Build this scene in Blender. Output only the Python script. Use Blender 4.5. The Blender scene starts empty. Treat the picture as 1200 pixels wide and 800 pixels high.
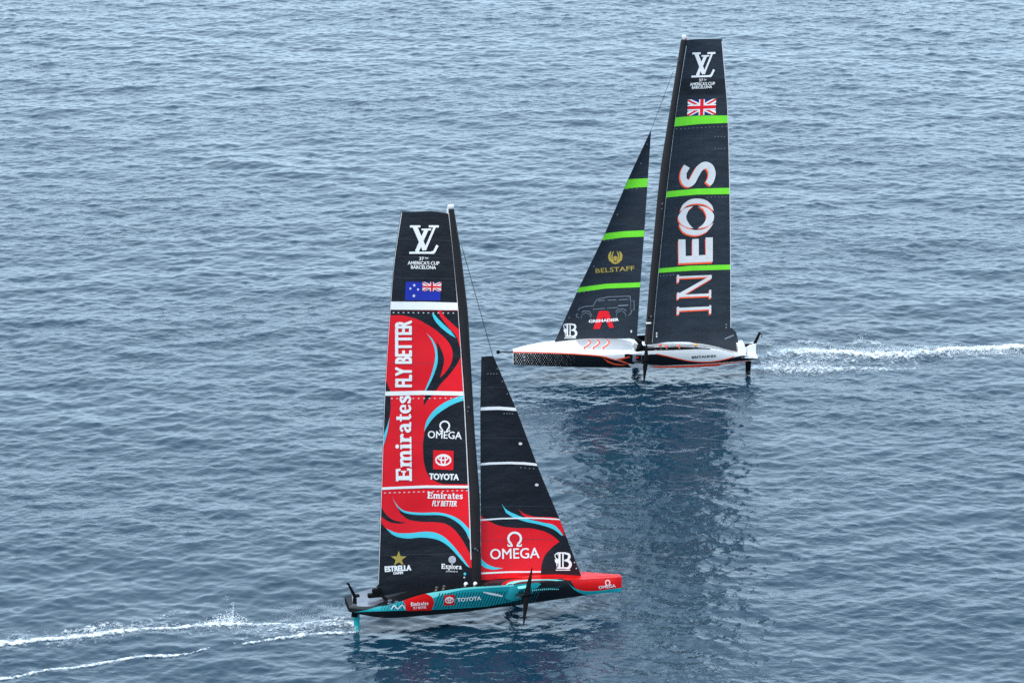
import bpy, bmesh, math, random
import numpy as np
from mathutils import Vector, Matrix
from mathutils.geometry import tessellate_polygon

random.seed(7)
RNG = np.random.default_rng(11)
scene = bpy.context.scene
COL = scene.collection

# ------------------------------------------------------------------ camera, sky, sun, exposure
F_PX, PITCH, CAM_H = 4000.0, math.radians(18.0), 89.0
cam_data = bpy.data.cameras.new("camera")
cam = bpy.data.objects.new("camera", cam_data)
COL.objects.link(cam)
cam.location = (0, 0, CAM_H)
cam.rotation_euler = (math.radians(90) - PITCH, 0, 0)
cam_data.sensor_width = 36.0
cam_data.lens = 36.0 * F_PX / 1200.0
cam_data.clip_start = 1.0
cam_data.clip_end = 20000.0
scene.camera = cam

SUN_EL, SUN_AZ = math.radians(50), math.radians(228)     # azimuth: clockwise from +Y
world = bpy.data.worlds.new("World")
scene.world = world
world.use_nodes = True
wn, wl = world.node_tree.nodes, world.node_tree.links
for n in list(wn):
    wn.remove(n)
sky = wn.new("ShaderNodeTexSky")
sky.sky_type = 'NISHITA'
sky.sun_disc = False
sky.sun_elevation = SUN_EL
sky.sun_rotation = SUN_AZ
sky.air_density, sky.dust_density, sky.ozone_density = 1.0, 3.0, 1.0
cloud = wn.new("ShaderNodeRGB")                            # overcast veil mixed over the clear sky
cloud.outputs[0].default_value = (6.8, 9.05, 11.1, 1)
veil = wn.new("ShaderNodeMix"); veil.data_type = 'RGBA'; veil.inputs[0].default_value = 0.78
bg = wn.new("ShaderNodeBackground"); bg.inputs[1].default_value = 0.1
wo = wn.new("ShaderNodeOutputWorld")
wtc = wn.new("ShaderNodeTexCoord"); wsep = wn.new("ShaderNodeSeparateXYZ")
wl.new(wtc.outputs["Generated"], wsep.inputs[0])
wmr = wn.new("ShaderNodeMapRange")                         # uneven overcast: thin and bright low on the far side
for k, v in zip(("From Min", "From Max", "To Min", "To Max"), (-0.2, 0.9, 0.92, 1.44)):
    wmr.inputs[k].default_value = v
wdot = wn.new("ShaderNodeVectorMath"); wdot.operation = 'DOT_PRODUCT'
wdot.inputs[1].default_value = (0.10, 0.95, -0.15)
wl.new(wtc.outputs["Generated"], wdot.inputs[0]); wl.new(wdot.outputs["Value"], wmr.inputs[0])
wsc = wn.new("ShaderNodeVectorMath"); wsc.operation = 'SCALE'
wl.new(cloud.outputs[0], wsc.inputs[0]); wl.new(wmr.outputs[0], wsc.inputs["Scale"])
wl.new(sky.outputs[0], veil.inputs[6]); wl.new(wsc.outputs[0], veil.inputs[7])
wl.new(veil.outputs[2], bg.inputs[0]); wl.new(bg.outputs[0], wo.inputs[0])

sun_d = bpy.data.lights.new("sun", 'SUN')
sun_d.energy, sun_d.angle, sun_d.color = 1.45, math.radians(14), (1.0, 0.95, 0.88)
sun = bpy.data.objects.new("sun", sun_d)
COL.objects.link(sun)
sdir = Vector((math.sin(SUN_AZ) * math.cos(SUN_EL), math.cos(SUN_AZ) * math.cos(SUN_EL), math.sin(SUN_EL)))
sun.rotation_euler = sdir.to_track_quat('Z', 'Y').to_euler()
sun.location = (0, 0, 120)

scene.view_settings.view_transform = 'Standard'
scene.view_settings.look = 'None'
scene.view_settings.gamma = 1.0
scene.view_settings.use_curve_mapping = False
scene.view_settings.exposure = 0.98
scene.render.engine = 'CYCLES'
scene.cycles.use_denoising = False
scene.cycles.max_bounces = 6

# ------------------------------------------------------------------ helpers
CAM_O = np.array([0, 0, CAM_H])
def px_ray(px, py):
    x, y = (px - 600) / F_PX, -(py - 400) / F_PX
    c, s = math.cos(PITCH), math.sin(PITCH)
    return np.array([x, c + y * s, -s + y * c])
def on_water(px, py, z=0.0):
    d = px_ray(px, py)
    return CAM_O + d * ((z - CAM_H) / d[2])

def srgb(r, g, b):
    f = lambda c: (c / 255 / 12.92) if c <= 10 else ((c / 255 + 0.055) / 1.055) ** 2.4
    return (f(r), f(g), f(b))

MATS = {}
def mat(name, col, rough=0.5, metal=0.0, var=0.12, scale=1.5, bump=0.0, bscale=20.0, stretch=(1, 1, 1), coat=0.0, spec=0.5):
    if name in MATS:
        return MATS[name]
    m = bpy.data.materials.new(name)
    m.use_nodes = True
    nt = m.node_tree; N, L = nt.nodes, nt.links
    p = N["Principled BSDF"]
    p.inputs["Roughness"].default_value = rough
    p.inputs["Metallic"].default_value = metal
    p.inputs["Coat Weight"].default_value = coat
    p.inputs["Coat Roughness"].default_value = 0.12
    p.inputs["Specular IOR Level"].default_value = spec
    tc = N.new("ShaderNodeTexCoord"); mp = N.new("ShaderNodeMapping")
    mp.inputs["Scale"].default_value = stretch
    L.new(tc.outputs["Object"], mp.inputs[0])
    nz = N.new("ShaderNodeTexNoise"); nz.inputs["Scale"].default_value = scale; nz.inputs["Detail"].default_value = 5
    L.new(mp.outputs[0], nz.inputs["Vector"])
    rp = N.new("ShaderNodeMapRange")
    rp.inputs["From Min"].default_value, rp.inputs["From Max"].default_value = 0.3, 0.7
    rp.inputs["To Min"].default_value, rp.inputs["To Max"].default_value = 1 - var, 1 + var
    L.new(nz.outputs[0], rp.inputs[0])
    mx = N.new("ShaderNodeVectorMath"); mx.operation = 'SCALE'
    mx.inputs[0].default_value = col
    L.new(rp.outputs[0], mx.inputs["Scale"])
    L.new(mx.outputs[0], p.inputs["Base Color"])
    if bump:
        n2 = N.new("ShaderNodeTexNoise"); n2.inputs["Scale"].default_value = bscale; n2.inputs["Detail"].default_value = 4
        L.new(mp.outputs[0], n2.inputs["Vector"])
        b = N.new("ShaderNodeBump"); b.inputs["Strength"].default_value = 1.0; b.inputs["Distance"].default_value = bump
        L.new(n2.outputs[0], b.inputs["Height"]); L.new(b.outputs[0], p.inputs["Normal"])
    MATS[name] = m
    return m

SAILV = dict(rough=0.42, var=0.14, scale=0.6, bump=0.06, bscale=0.8, stretch=(1, 1, 1.8), spec=0.4)
M = {
    'sail_dark': mat("charcoal_sailcloth", srgb(22, 26, 34), **SAILV),
    'sail_slate': mat("slate_sailcloth", srgb(35, 42, 52), **SAILV),
    'seam': mat("sail_seam", srgb(52, 58, 68), 0.5),
    'seam_dark': mat("dark_sail_seam", srgb(28, 36, 47), 0.5),
    'red': mat("red_sail_print", srgb(222, 10, 30), 0.5, var=0.05),
    'cyan': mat("cyan_sail_print", srgb(72, 196, 214), 0.5, var=0.05),
    'white': mat("white_print", (0.82, 0.82, 0.82), 0.5, var=0.04),
    'offwhite': mat("pale_grey_print", (0.62, 0.63, 0.65), 0.5, var=0.05),
    'orange': mat("orange_print", srgb(240, 92, 52), 0.5, var=0.05),
    'green': mat("lime_green_print", srgb(112, 216, 44), 0.5, var=0.05),
    'blue': mat("flag_blue", srgb(25, 45, 160), 0.5, var=0.04),
    'navy': mat("flag_navy", srgb(25, 36, 110), 0.5, var=0.04),
    'gold': mat("gold_print", srgb(170, 150, 70), 0.5, var=0.08),
    'grey': mat("grey_line_print", srgb(112, 122, 134), 0.5, var=0.05),
    'carbon': mat("black_carbon", srgb(14, 15, 18), 0.35, var=0.2, scale=3, coat=0.1),
    'mast': mat("mast_carbon", srgb(36, 35, 37), 0.42, spec=.3, var=0.15, scale=1.2, stretch=(1, 1, .3)),
    'blackmat': mat("matt_black_fitting", srgb(9, 10, 12), 0.6, spec=0.08),
    'hullblack': mat("black_hull_paint", srgb(12, 13, 18), 0.3, var=0.15, coat=0.2),
    'teal': mat("teal_hull_paint", srgb(24, 150, 158), 0.32, var=0.08, coat=0.25, spec=.4),
    'tealfairing': mat("deep_teal_paint", srgb(20, 122, 132), 0.35, var=0.08, spec=.4),
    'tealdark': mat("dark_teal_stripe", srgb(12, 72, 82), 0.3, var=0.06, coat=0.4),
    'teallight': mat("pale_teal_paint", srgb(120, 222, 218), 0.3, var=0.05, coat=0.4),
    'redpaint': mat("red_hull_paint", srgb(212, 16, 18), 0.42, var=0.05, coat=0.1, spec=.3),
    'plum': mat("dark_maroon_deck", srgb(52, 30, 38), 0.4, var=0.2),
    'sterngrey': mat("grey_stern_deck", srgb(82, 84, 96), 0.35, var=0.12, coat=0.3),
    'deckblack': mat("black_deck", srgb(13, 14, 19), 0.6, var=0.2, spec=.2),
    'whitepaint': mat("white_hull_paint", (0.74, 0.75, 0.76), 0.25, var=0.03, coat=0.5),
    'silver': mat("silver_grey_paint", (0.40, 0.42, 0.45), 0.3, var=0.05, coat=0.4),
    'orangepaint': mat("orange_hull_paint", srgb(238, 84, 46), 0.3, var=0.05, coat=0.4),
    'fairinggrey': mat("slate_grey_paint", srgb(84, 94, 106), 0.4),
    'cable': mat("dark_cable", srgb(30, 31, 34), 0.5),
    'suit': mat("dark_sailing_suit", srgb(24, 25, 34), 0.7, var=0.2, scale=8),
    'skin': mat("skin", srgb(196, 146, 118), 0.5, var=0.06, scale=12),
    'helmet_orange': mat("orange_helmet", srgb(226, 92, 62), 0.3, var=0.05),
    'helmet_yellow': mat("pale_orange_helmet", srgb(240, 168, 84), 0.3, var=0.05),
    'helmet_white': mat("white_helmet", (0.72, 0.74, 0.76), 0.3, var=0.05),
    'helmet_dark': mat("dark_helmet", srgb(38, 42, 50), 0.3, var=0.05),
    'vest': mat("buoyancy_vest", srgb(46, 48, 56), 0.7, var=0.2),
    'eye': mat("eye_dark", srgb(30, 25, 22), 0.3),
}

def empty(name, loc, rz=0.0):
    o = bpy.data.objects.new(name, None)
    COL.objects.link(o)
    o.location = loc; o.rotation_euler = (0, 0, rz)
    o.empty_display_size = 0.5
    return o
def tag(o, label=None, cat=None, group=None, kind=None):
    for k, v in (("label", label), ("category", cat), ("group", group), ("kind", kind)):
        if v:
            o[k] = v
    return o

class MB:
    """collects vertices / faces with materials and links them as ONE mesh object"""
    def __init__(self):
        self.v, self.f, self.m, self.mats, self.sm = [], [], [], [], []
    def mi(self, m):
        if m not in self.mats:
            self.mats.append(m)
        return self.mats.index(m)
    def add(self, verts, faces, m, smooth=True):
        o = len(self.v); k = self.mi(m)
        self.v += [tuple(float(c) for c in p) for p in verts]
        for f in faces:
            self.f.append([o + i for i in f]); self.m.append(k); self.sm.append(smooth)
    def grid(self, P, m, close_u=False, close_v=False):
        P = np.asarray(P); nu, nv = P.shape[:2]
        fs = []
        for i in range(nu if close_u else nu - 1):
            for j in range(nv if close_v else nv - 1):
                a, b = i, (i + 1) % nu; c, d = j, (j + 1) % nv
                fs.append((a * nv + c, b * nv + c, b * nv + d, a * nv + d))
        self.add(P.reshape(-1, 3), fs, m)
    def tube(self, pts, rad, m, seg=10):
        pts = [Vector(p) for p in pts]
        rad = [rad] * len(pts) if not hasattr(rad, '__len__') else rad
        rings = []
        for i, p in enumerate(pts):
            t = (pts[min(i + 1, len(pts) - 1)] - pts[max(i - 1, 0)]).normalized()
            a = t.cross(Vector((0, 0, 1)))
            if a.length < 1e-3: a = t.cross(Vector((1, 0, 0)))
            a.normalize(); b = t.cross(a)
            rings.append([p + (a * math.cos(q) + b * math.sin(q)) * rad[i] for q in np.linspace(0, 2 * math.pi, seg, endpoint=False)])
        vs = [v for r in rings for v in r]
        fs = []
        for i in range(len(pts) - 1):
            for j in range(seg):
                k = (j + 1) % seg
                fs.append((i * seg + j, i * seg + k, (i + 1) * seg + k, (i + 1) * seg + j))
        fs.append(tuple(range(seg))[::-1]); fs.append(tuple((len(pts) - 1) * seg + j for j in range(seg)))
        self.add(vs, fs, m)
    def foil(self, secs, m, seg=16, tip=True):
        """loft of airfoil sections: (leading edge, trailing edge, thickness, thickness direction)"""
        rings = []
        for le, te, th, up in secs:
            le, te, up = Vector(le), Vector(te), Vector(up).normalized()
            r = []
            for q in np.linspace(0, 2 * math.pi, seg, endpoint=False):
                s = 0.5 - 0.5 * math.cos(q)
                t = math.copysign(1, math.sin(q)) * th * 0.5 * 2.6 * (math.sqrt(max(s, 0)) * (1 - s)) if 0 < s < 1 else 0
                r.append(le.lerp(te, s) + up * t)
            rings.append(r)
        fs = []
        n = len(rings)
        for i in range(n - 1):
            for j in range(seg):
                k = (j + 1) % seg
                fs.append((i * seg + j, i * seg + k, (i + 1) * seg + k, (i + 1) * seg + j))
        fs.append(tuple(range(seg))[::-1]); fs.append(tuple((n - 1) * seg + j for j in range(seg)))
        self.add([v for r in rings for v in r], fs, m)
    def ball(self, c, r, m, nu=10, nv=12):
        r = (r, r, r) if not hasattr(r, '__len__') else r
        P = [[(c[0] + r[0] * math.sin(a) * math.cos(b), c[1] + r[1] * math.sin(a) * math.sin(b), c[2] + r[2] * math.cos(a))
              for b in np.linspace(0, 2 * math.pi, nv, endpoint=False)] for a in np.linspace(0.02, math.pi - 0.02, nu)]
        self.grid(P, m, close_v=True)
        k = len(self.v) - nu * nv; mi = self.mi(m)
        self.f.append([k + j for j in range(nv)]); self.m.append(mi); self.sm.append(True)
        self.f.append([k + (nu - 1) * nv + j for j in range(nv)]); self.m.append(mi); self.sm.append(True)
    def box(self, c, s, m, rot=None, bev=0.02):
        bm = bmesh.new()
        bmesh.ops.create_cube(bm, size=1.0)
        for v in bm.verts:
            v.co = Vector((v.co.x * s[0], v.co.y * s[1], v.co.z * s[2]))
        bmesh.ops.bevel(bm, geom=bm.edges[:], offset=bev, segments=2, affect='EDGES', profile=0.6)
        R = rot or Matrix()
        self.from_bm(bm, m, R.to_4x4() if rot else Matrix(), Vector(c))
        bm.free()
    def from_bm(self, bm, m, R=Matrix(), t=Vector()):
        bm.verts.index_update()
        self.add([R @ v.co + t for v in bm.verts], [[v.index for v in f.verts] for f in bm.faces], m)
    def build(self, name, parent=None, angle=35, normals=True):
        me = bpy.data.meshes.new(name)
        me.from_pydata(self.v, [], self.f)
        for m in self.mats:
            me.materials.append(m)
        me.polygons.foreach_set("material_index", self.m)
        me.polygons.foreach_set("use_smooth", self.sm)
        me.update()
        if normals:
            bm = bmesh.new(); bm.from_mesh(me)
            bmesh.ops.remove_doubles(bm, verts=bm.verts[:], dist=1e-5)
            bmesh.ops.recalc_face_normals(bm, faces=bm.faces[:])
            bm.to_mesh(me); bm.free()
        me.set_sharp_from_angle(angle=math.radians(angle))
        o = bpy.data.objects.new(name, me)
        COL.objects.link(o)
        if parent:
            o.parent = parent
        return o

def spline(pts, n=6):
    """Catmull-Rom through the points"""
    P = [np.array(p, float) for p in pts]
    if len(P) < 3:
        return P
    P = [2 * P[0] - P[1]] + P + [2 * P[-1] - P[-2]]
    out = []
    for i in range(1, len(P) - 2):
        a, b, c, d = P[i - 1:i + 3]
        for t in np.linspace(0, 1, n, endpoint=False):
            out.append(0.5 * ((2 * b) + (c - a) * t + (2 * a - 5 * b + 4 * c - d) * t * t + (3 * b - a - 3 * c + d) * t ** 3))
    out.append(P[-2])
    return out
def swoosh(e1, e2):
    return [tuple(p) for p in spline(e1)] + [tuple(p) for p in spline(e2)]
def crop(ox, oy, s):
    return lambda pts: [(ox + x / s, oy + y / s) for x, y in pts]

def flat_mesh(poly, cell):
    """2-D polygon -> triangles cut on a grid so they can follow a curved surface"""
    tris = tessellate_polygon([[Vector((p[0], p[1], 0)) for p in poly]])
    bm = bmesh.new()
    vs = [bm.verts.new((p[0], p[1], 0)) for p in poly]
    for t in tris:
        if len(set(t)) == 3:
            try: bm.faces.new([vs[i] for i in t])
            except ValueError: pass
    return grid_cut(bm, cell)
def grid_cut(bm, cell):
    if len(bm.verts) == 0:
        return [], []
    xs = [v.co.x for v in bm.verts]; ys = [v.co.y for v in bm.verts]
    for ax, lo, hi in ((0, min(xs), max(xs)), (1, min(ys), max(ys))):
        k = math.floor(lo / cell) + 1
        while k * cell < hi:
            co = [0, 0, 0]; no = [0, 0, 0]; co[ax] = k * cell + 0.0137; no[ax] = 1
            bmesh.ops.bisect_plane(bm, geom=bm.verts[:] + bm.edges[:] + bm.faces[:], plane_co=co, plane_no=no, dist=1e-5)
            k += 1
    bm.verts.index_update()
    r = [(v.co.x, v.co.y) for v in bm.verts], [[v.index for v in f.verts] for f in bm.faces]
    bm.free()
    return r

# ------------------------------------------------------------------ lettering
FONT = {}
CAP = [0.68]
def font_text(txt, bold):
    key = (txt, bold)
    if key not in FONT:
        cu = bpy.data.curves.new("lettering", 'FONT')
        cu.body = txt; cu.offset = bold; cu.resolution_u = 3
        o = bpy.data.objects.new("lettering", cu)
        COL.objects.link(o)
        dg = bpy.context.evaluated_depsgraph_get()
        me = o.evaluated_get(dg).to_mesh()
        V = [(v.co.x, v.co.y) for v in me.vertices]
        Fc = [list(p.vertices) for p in me.polygons]
        bpy.data.objects.remove(o); bpy.data.curves.remove(cu)
        xs = [v[0] for v in V]
        x0, x1 = min(xs), max(xs)
        cap, b0 = CAP[0] + bold, -bold
        FONT[key] = ([((x - x0) / (x1 - x0), (y - b0) / (cap - b0)) for x, y in V], Fc)
    return FONT[key]

def R(x0, y0, x1, y1):
    return [(x0, y0), (x1, y0), (x1, y1), (x0, y1)]
def stroke(pts, w, closed=False, smooth=True):
    """constant or varying width stroke -> polygon pieces"""
    P = spline(pts, 5) if smooth else [np.array(p, float) for p in pts]
    if closed: P = P + [P[0]]
    n = len(P)
    W = [w] * n if not hasattr(w, '__len__') else list(np.interp(np.linspace(0, 1, n), np.linspace(0, 1, len(w)), w))
    L_, R_ = [], []
    for i in range(n):
        if closed:
            t = P[(i + 1) % (n - 1)] - P[(i - 1) % (n - 1)]
        else:
            t = P[min(i + 1, n - 1)] - P[max(i - 1, 0)]
        t = t / (np.linalg.norm(t) + 1e-9)
        q = np.array([-t[1], t[0]]) * W[i] / 2
        L_.append(tuple(P[i] + q)); R_.append(tuple(P[i] - q))
    return [[L_[i], L_[i + 1], R_[i + 1], R_[i]] for i in range(n - 1)]
def ellipse(cx, cy, rx, ry, n=28, a0=0, a1=2 * math.pi):
    return [(cx + rx * math.cos(a), cy + ry * math.sin(a)) for a in np.linspace(a0, a1, n, endpoint=(a1 - a0) < 6.28)]

# heavy slab-serif letters (cap height 1, x-height 0.7) : list of polygons, advance width
def serif_glyph(c):
    g = []
    if c == 'E':
        g = [R(.06, 0, .30, 1), R(0, 0, .72, .16), R(0, .84, .70, 1), R(.28, .44, .52, .57), R(.50, .36, .60, .66), R(.60, .14, .74, .30), R(.58, .70, .72, .86)]
        return g, .80
    if c == 'm':
        g = [R(.06, 0, .24, .70), R(0, 0, .30, .11), R(0, .60, .20, .70), R(.40, 0, .58, .55), R(.36, 0, .64, .11), R(.74, 0, .92, .55), R(.70, 0, .99, .11)]
        g += stroke([(.20, .52), (.32, .63), (.46, .62), (.49, .50)], .16) + stroke([(.54, .52), (.66, .63), (.80, .62), (.83, .50)], .16)
        return g, 1.04
    if c == 'i':
        return [R(.06, 0, .26, .70), R(0, 0, .32, .11), R(0, .60, .2, .70), ellipse(.16, .89, .12, .11, 14)], .37
    if c == 'r':
        return [R(.06, 0, .25, .70), R(0, 0, .34, .11), R(0, .60, .2, .70)] + stroke([(.22, .46), (.30, .60), (.44, .62)], [.12, .16, .17]) + [ellipse(.44, .57, .09, .09, 12)], .56
    if c == 'a':
        return [R(.34, 0, .52, .52), R(.44, 0, .62, .12)] + stroke([(.10, .53), (.20, .64), (.36, .63), (.43, .50)], [.15, .13, .15, .18]) + \
            stroke([(.40, .40), (.22, .36), (.11, .22), (.18, .08), (.34, .11)], [.11, .14, .19, .14, .11]), .66
    if c == 't':
        return [R(.10, .1, .29, .92), R(0, .59, .42, .70)] + stroke([(.195, .16), (.26, .06), (.42, .09)], [.18, .14, .11]), .45
    if c == 'e':
        return stroke([(.44, .37), (.44, .54), (.30, .65), (.15, .55), (.11, .35), (.17, .13), (.32, .05), (.50, .15)], [.12, .15, .11, .17, .20, .17, .13, .10]) + [R(.10, .31, .50, .40)], .56
    if c == 's':
        return stroke([(.42, .53), (.28, .65), (.12, .54), (.20, .40), (.36, .30), (.40, .15), (.26, .04), (.07, .17)], [.12, .11, .16, .18, .18, .16, .11, .12]) + [R(.36, .47, .45, .68), R(.04, .02, .12, .22)], .50
    if c == 'x':
        return [[(0, .70), (.20, .70), (.56, 0), (.36, 0)], [(.40, .70), (.52, .70), (.16, 0), (.03, 0)], R(0, .62, .28, .70), R(.32, .62, .56, .70), R(0, 0, .24, .08), R(.30, 0, .60, .08)], .60
    if c == 'p':
        return [R(.06, -.28, .22, .70), R(0, -.28, .30, -.19), R(0, .60, .2, .70)] + stroke([(.2, .56), (.34, .64), (.47, .5), (.48, .25), (.36, .06), (.2, .12)], [.1, .12, .16, .17, .12, .1]), .60
    if c == 'l':
        return [R(.06, 0, .22, 1), R(0, 0, .28, .09), R(0, .91, .2, 1)], .32
    if c == 'o':
        return stroke([(.29, .65), (.12, .5), (.11, .22), (.29, .05), (.47, .22), (.46, .5), (.30, .65)], [.11, .16, .17, .11, .17, .16, .11]), .60
    return [], .3
def serif_text(txt):
    out, x = [], 0.0
    for c in txt:
        g, a = serif_glyph(c)
        out += [[(x + p[0], p[1]) for p in poly] for poly in g]
        x += a
    w = x - 0.05
    return [[(p[0] / w, p[1]) for p in poly] for poly in out]

# ------------------------------------------------------------------ open water
def build_water():
    Nx, Ny, Lx, Ly = 1024, 1536, 160.0, 307.2
    kx = 2 * np.pi * np.fft.fftfreq(Nx, Lx / Nx)[:, None]
    ky = 2 * np.pi * np.fft.fftfreq(Ny, Ly / Ny)[None, :]
    k = np.sqrt(kx ** 2 + ky ** 2); k[0, 0] = 1e9
    def system(lam, direc, power, spread_floor, rms_slope, seed, lo=0.45):
        rg = np.random.default_rng(seed)
        kp = 2 * np.pi / lam
        d = np.array([math.cos(direc), math.sin(direc)])
        ct = np.abs((kx * d[0] + ky * d[1]) / k)
        S = np.exp(-(kp / k) ** 2) / k ** 4 * (spread_floor + (1 - spread_floor) * ct ** power) * np.exp(-(k * lo / 6.28) ** 2)
        h = np.sqrt(S) * (rg.normal(size=k.shape) + 1j * rg.normal(size=k.shape))
        Z = np.fft.ifft2(h)
        z = Z.real
        sx = np.fft.ifft2(1j * kx * h).real; sy = np.fft.ifft2(1j * ky * h).real
        a = rms_slope / math.sqrt((sx ** 2 + sy ** 2).mean())
        cx = np.fft.ifft2(-1j * kx / k * h).real; cy = np.fft.ifft2(-1j * ky / k * h).real
        return z * a, cx * a, cy * a
    tot = [np.zeros((Nx, Ny)) for _ in range(3)]
    for args in SYSTEMS:
        for i, q in enumerate(system(*args)):
            tot[i] += q
    def axis(lo, hi, step, far):
        core = np.arange(lo, hi + step / 2, step)
        out, s = [], step
        x = 0.0
        while x < far:
            s *= 1.06; x += s; out.append(x)
        out = np.array(out)
        att = lambda xs: np.exp(-np.maximum(0, xs) / 70.0)
        return np.concatenate([lo - out[::-1], core, hi + out]), np.concatenate([att(out[::-1]), np.ones(len(core)), att(out)])
    X, ax = axis(-100, 100, 0.165, 9000)
    Y, ay = axis(165, 455, 0.20, 9000)
    def samp(A, x, y):
        u = (x / Lx * Nx) % Nx; v = (y / Ly * Ny) % Ny
        i, j = np.floor(u).astype(int), np.floor(v).astype(int)
        fu, fv = (u - i)[:, None], (v - j)[None, :]
        i1, j1 = (i + 1) % Nx, (j + 1) % Ny
        i, j = i % Nx, j % Ny
        return (A[np.ix_(i, j)] * (1 - fu) * (1 - fv) + A[np.ix_(i1, j)] * fu * (1 - fv) + A[np.ix_(i, j1)] * (1 - fu) * fv + A[np.ix_(i1, j1)] * fu * fv)
    att = ax[:, None] * ay[None, :]
    Z = samp(tot[0], X, Y) * att; DX = samp(tot[1], X, Y) * att; DY = samp(tot[2], X, Y) * att
    nx, ny = len(X), len(Y)
    V = np.empty((nx, ny, 3), np.float32)
    V[..., 0] = X[:, None] - 0.7 * DX; V[..., 1] = Y[None, :] - 0.7 * DY; V[..., 2] = Z
    idx = np.arange(nx * ny, dtype=np.int32).reshape(nx, ny)
    Q = np.stack([idx[:-1, :-1], idx[1:, :-1], idx[1:, 1:], idx[:-1, 1:]], -1).reshape(-1, 4)
    me = bpy.data.meshes.new("sea_water")
    me.vertices.add(nx * ny); me.vertices.foreach_set("co", V.reshape(-1))
    me.loops.add(Q.size); me.loops.foreach_set("vertex_index", Q.reshape(-1))
    me.polygons.add(len(Q)); me.polygons.foreach_set("loop_start", np.arange(0, Q.size, 4, dtype=np.int32))
    me.polygons.foreach_set("use_smooth", np.ones(len(Q), bool))
    me.update(calc_edges=True)
    o = bpy.data.objects.new("sea_water", me)
    COL.objects.link(o)
    tag(o, "rippled steel blue open sea under both yachts", kind="structure")
    me.materials.append(water_material())
    def height(x, y):
        u = (np.asarray(x) / Lx * Nx) % Nx; v = (np.asarray(y) / Ly * Ny) % Ny
        return tot[0][u.astype(int) % Nx, v.astype(int) % Ny]
    return o, height

# (peak wavelength m, direction, directional power, floor, rms slope, seed)
SYSTEMS = [
    (20.0, math.radians(62), 5, 0.01, 0.026, 2, 3.0),
    (9.0, math.radians(102), 4, 0.03, 0.050, 3, 1.6),
    (3.8, math.radians(80), 2, 0.10, 0.068, 5, 0.6),
    (1.7, math.radians(112), 1.2, 0.25, 0.095, 9, 0.35),
    (0.8, math.radians(85), 1.2, 0.3, 0.072, 13, 0.25),
]

def water_material():
    m = bpy.data.materials.new("sea_water")
    m.use_nodes = True
    N, L = m.node_tree.nodes, m.node_tree.links
    p = N["Principled BSDF"]
    p.inputs["Base Color"].default_value = (0.0042, 0.0235, 0.044, 1)
    p.inputs["Roughness"].default_value = 0.06
    p.inputs["IOR"].default_value = 1.333
    tc = N.new("ShaderNodeTexCoord")
    def noise(scale, stretch, rot, detail):
        mp = N.new("ShaderNodeMapping"); mp.inputs["Scale"].default_value = stretch; mp.inputs["Rotation"].default_value = (0, 0, rot)
        L.new(tc.outputs["Object"], mp.inputs[0])
        n = N.new("ShaderNodeTexNoise"); n.inputs["Scale"].default_value = scale; n.inputs["Detail"].default_value = detail
        n.inputs["Distortion"].default_value = 0.4
        L.new(mp.outputs[0], n.inputs["Vector"])
        return n.outputs[0]
    a = noise(1.5, (0.75, 1.1, 1), 0.15, 3)
    b = noise(4.0, (0.8, 1.1, 1), -0.2, 3)
    gust = noise(0.035, (0.7, 1.3, 1), 0.3, 2)
    gm = N.new("ShaderNodeMapRange")
    for k_, v_ in zip(("From Min", "From Max", "To Min", "To Max"), (0.36, 0.64, 0.30, 1.1)):
        gm.inputs[k_].default_value = v_
    L.new(gust, gm.inputs[0])
    b1 = N.new("ShaderNodeBump"); b1.inputs["Distance"].default_value = 0.12; b1.inputs["Strength"].default_value = 0.8
    L.new(gm.outputs[0], b1.inputs["Strength"])
    L.new(a, b1.inputs["Height"])
    b2 = N.new("ShaderNodeBump"); b2.inputs["Distance"].default_value = 0.026; b2.inputs["Strength"].default_value = 0.8
    L.new(gm.outputs[0], b2.inputs["Strength"]); L.new(b, b2.inputs["Height"]); L.new(b1.outputs[0], b2.inputs["Normal"])
    L.new(b2.outputs[0], p.inputs["Normal"])
    return m

SEA, sea_height = build_water()

# ------------------------------------------------------------------ yacht frame
class Yacht:
    """local axes: x forward, y to port, z up; n = distance from the centreline towards the lit, camera-facing side"""
    def __init__(self, p0, heading, side):
        self.p0 = np.array(p0, float); self.h = math.radians(heading); self.s = side
        self.f = np.array([math.cos(self.h), math.sin(self.h), 0]); self.l = np.array([-math.sin(self.h), math.cos(self.h), 0])
    def L(self, px, py, n=0.0):
        o = self.p0 + self.l * self.s * n
        d = px_ray(px, py)
        t = np.dot(o - CAM_O, self.l) / np.dot(d, self.l)
        q = CAM_O + t * d - self.p0
        return float(q @ self.f), float(q[2])
    def P(self, px, py, n=0.0):
        x, z = self.L(px, py, n)
        return (x, self.s * n, z)
    def root(self, label, group):
        e = empty("racing_yacht", self.p0, self.h)
        return tag(e, label, "racing yacht", group)

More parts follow.
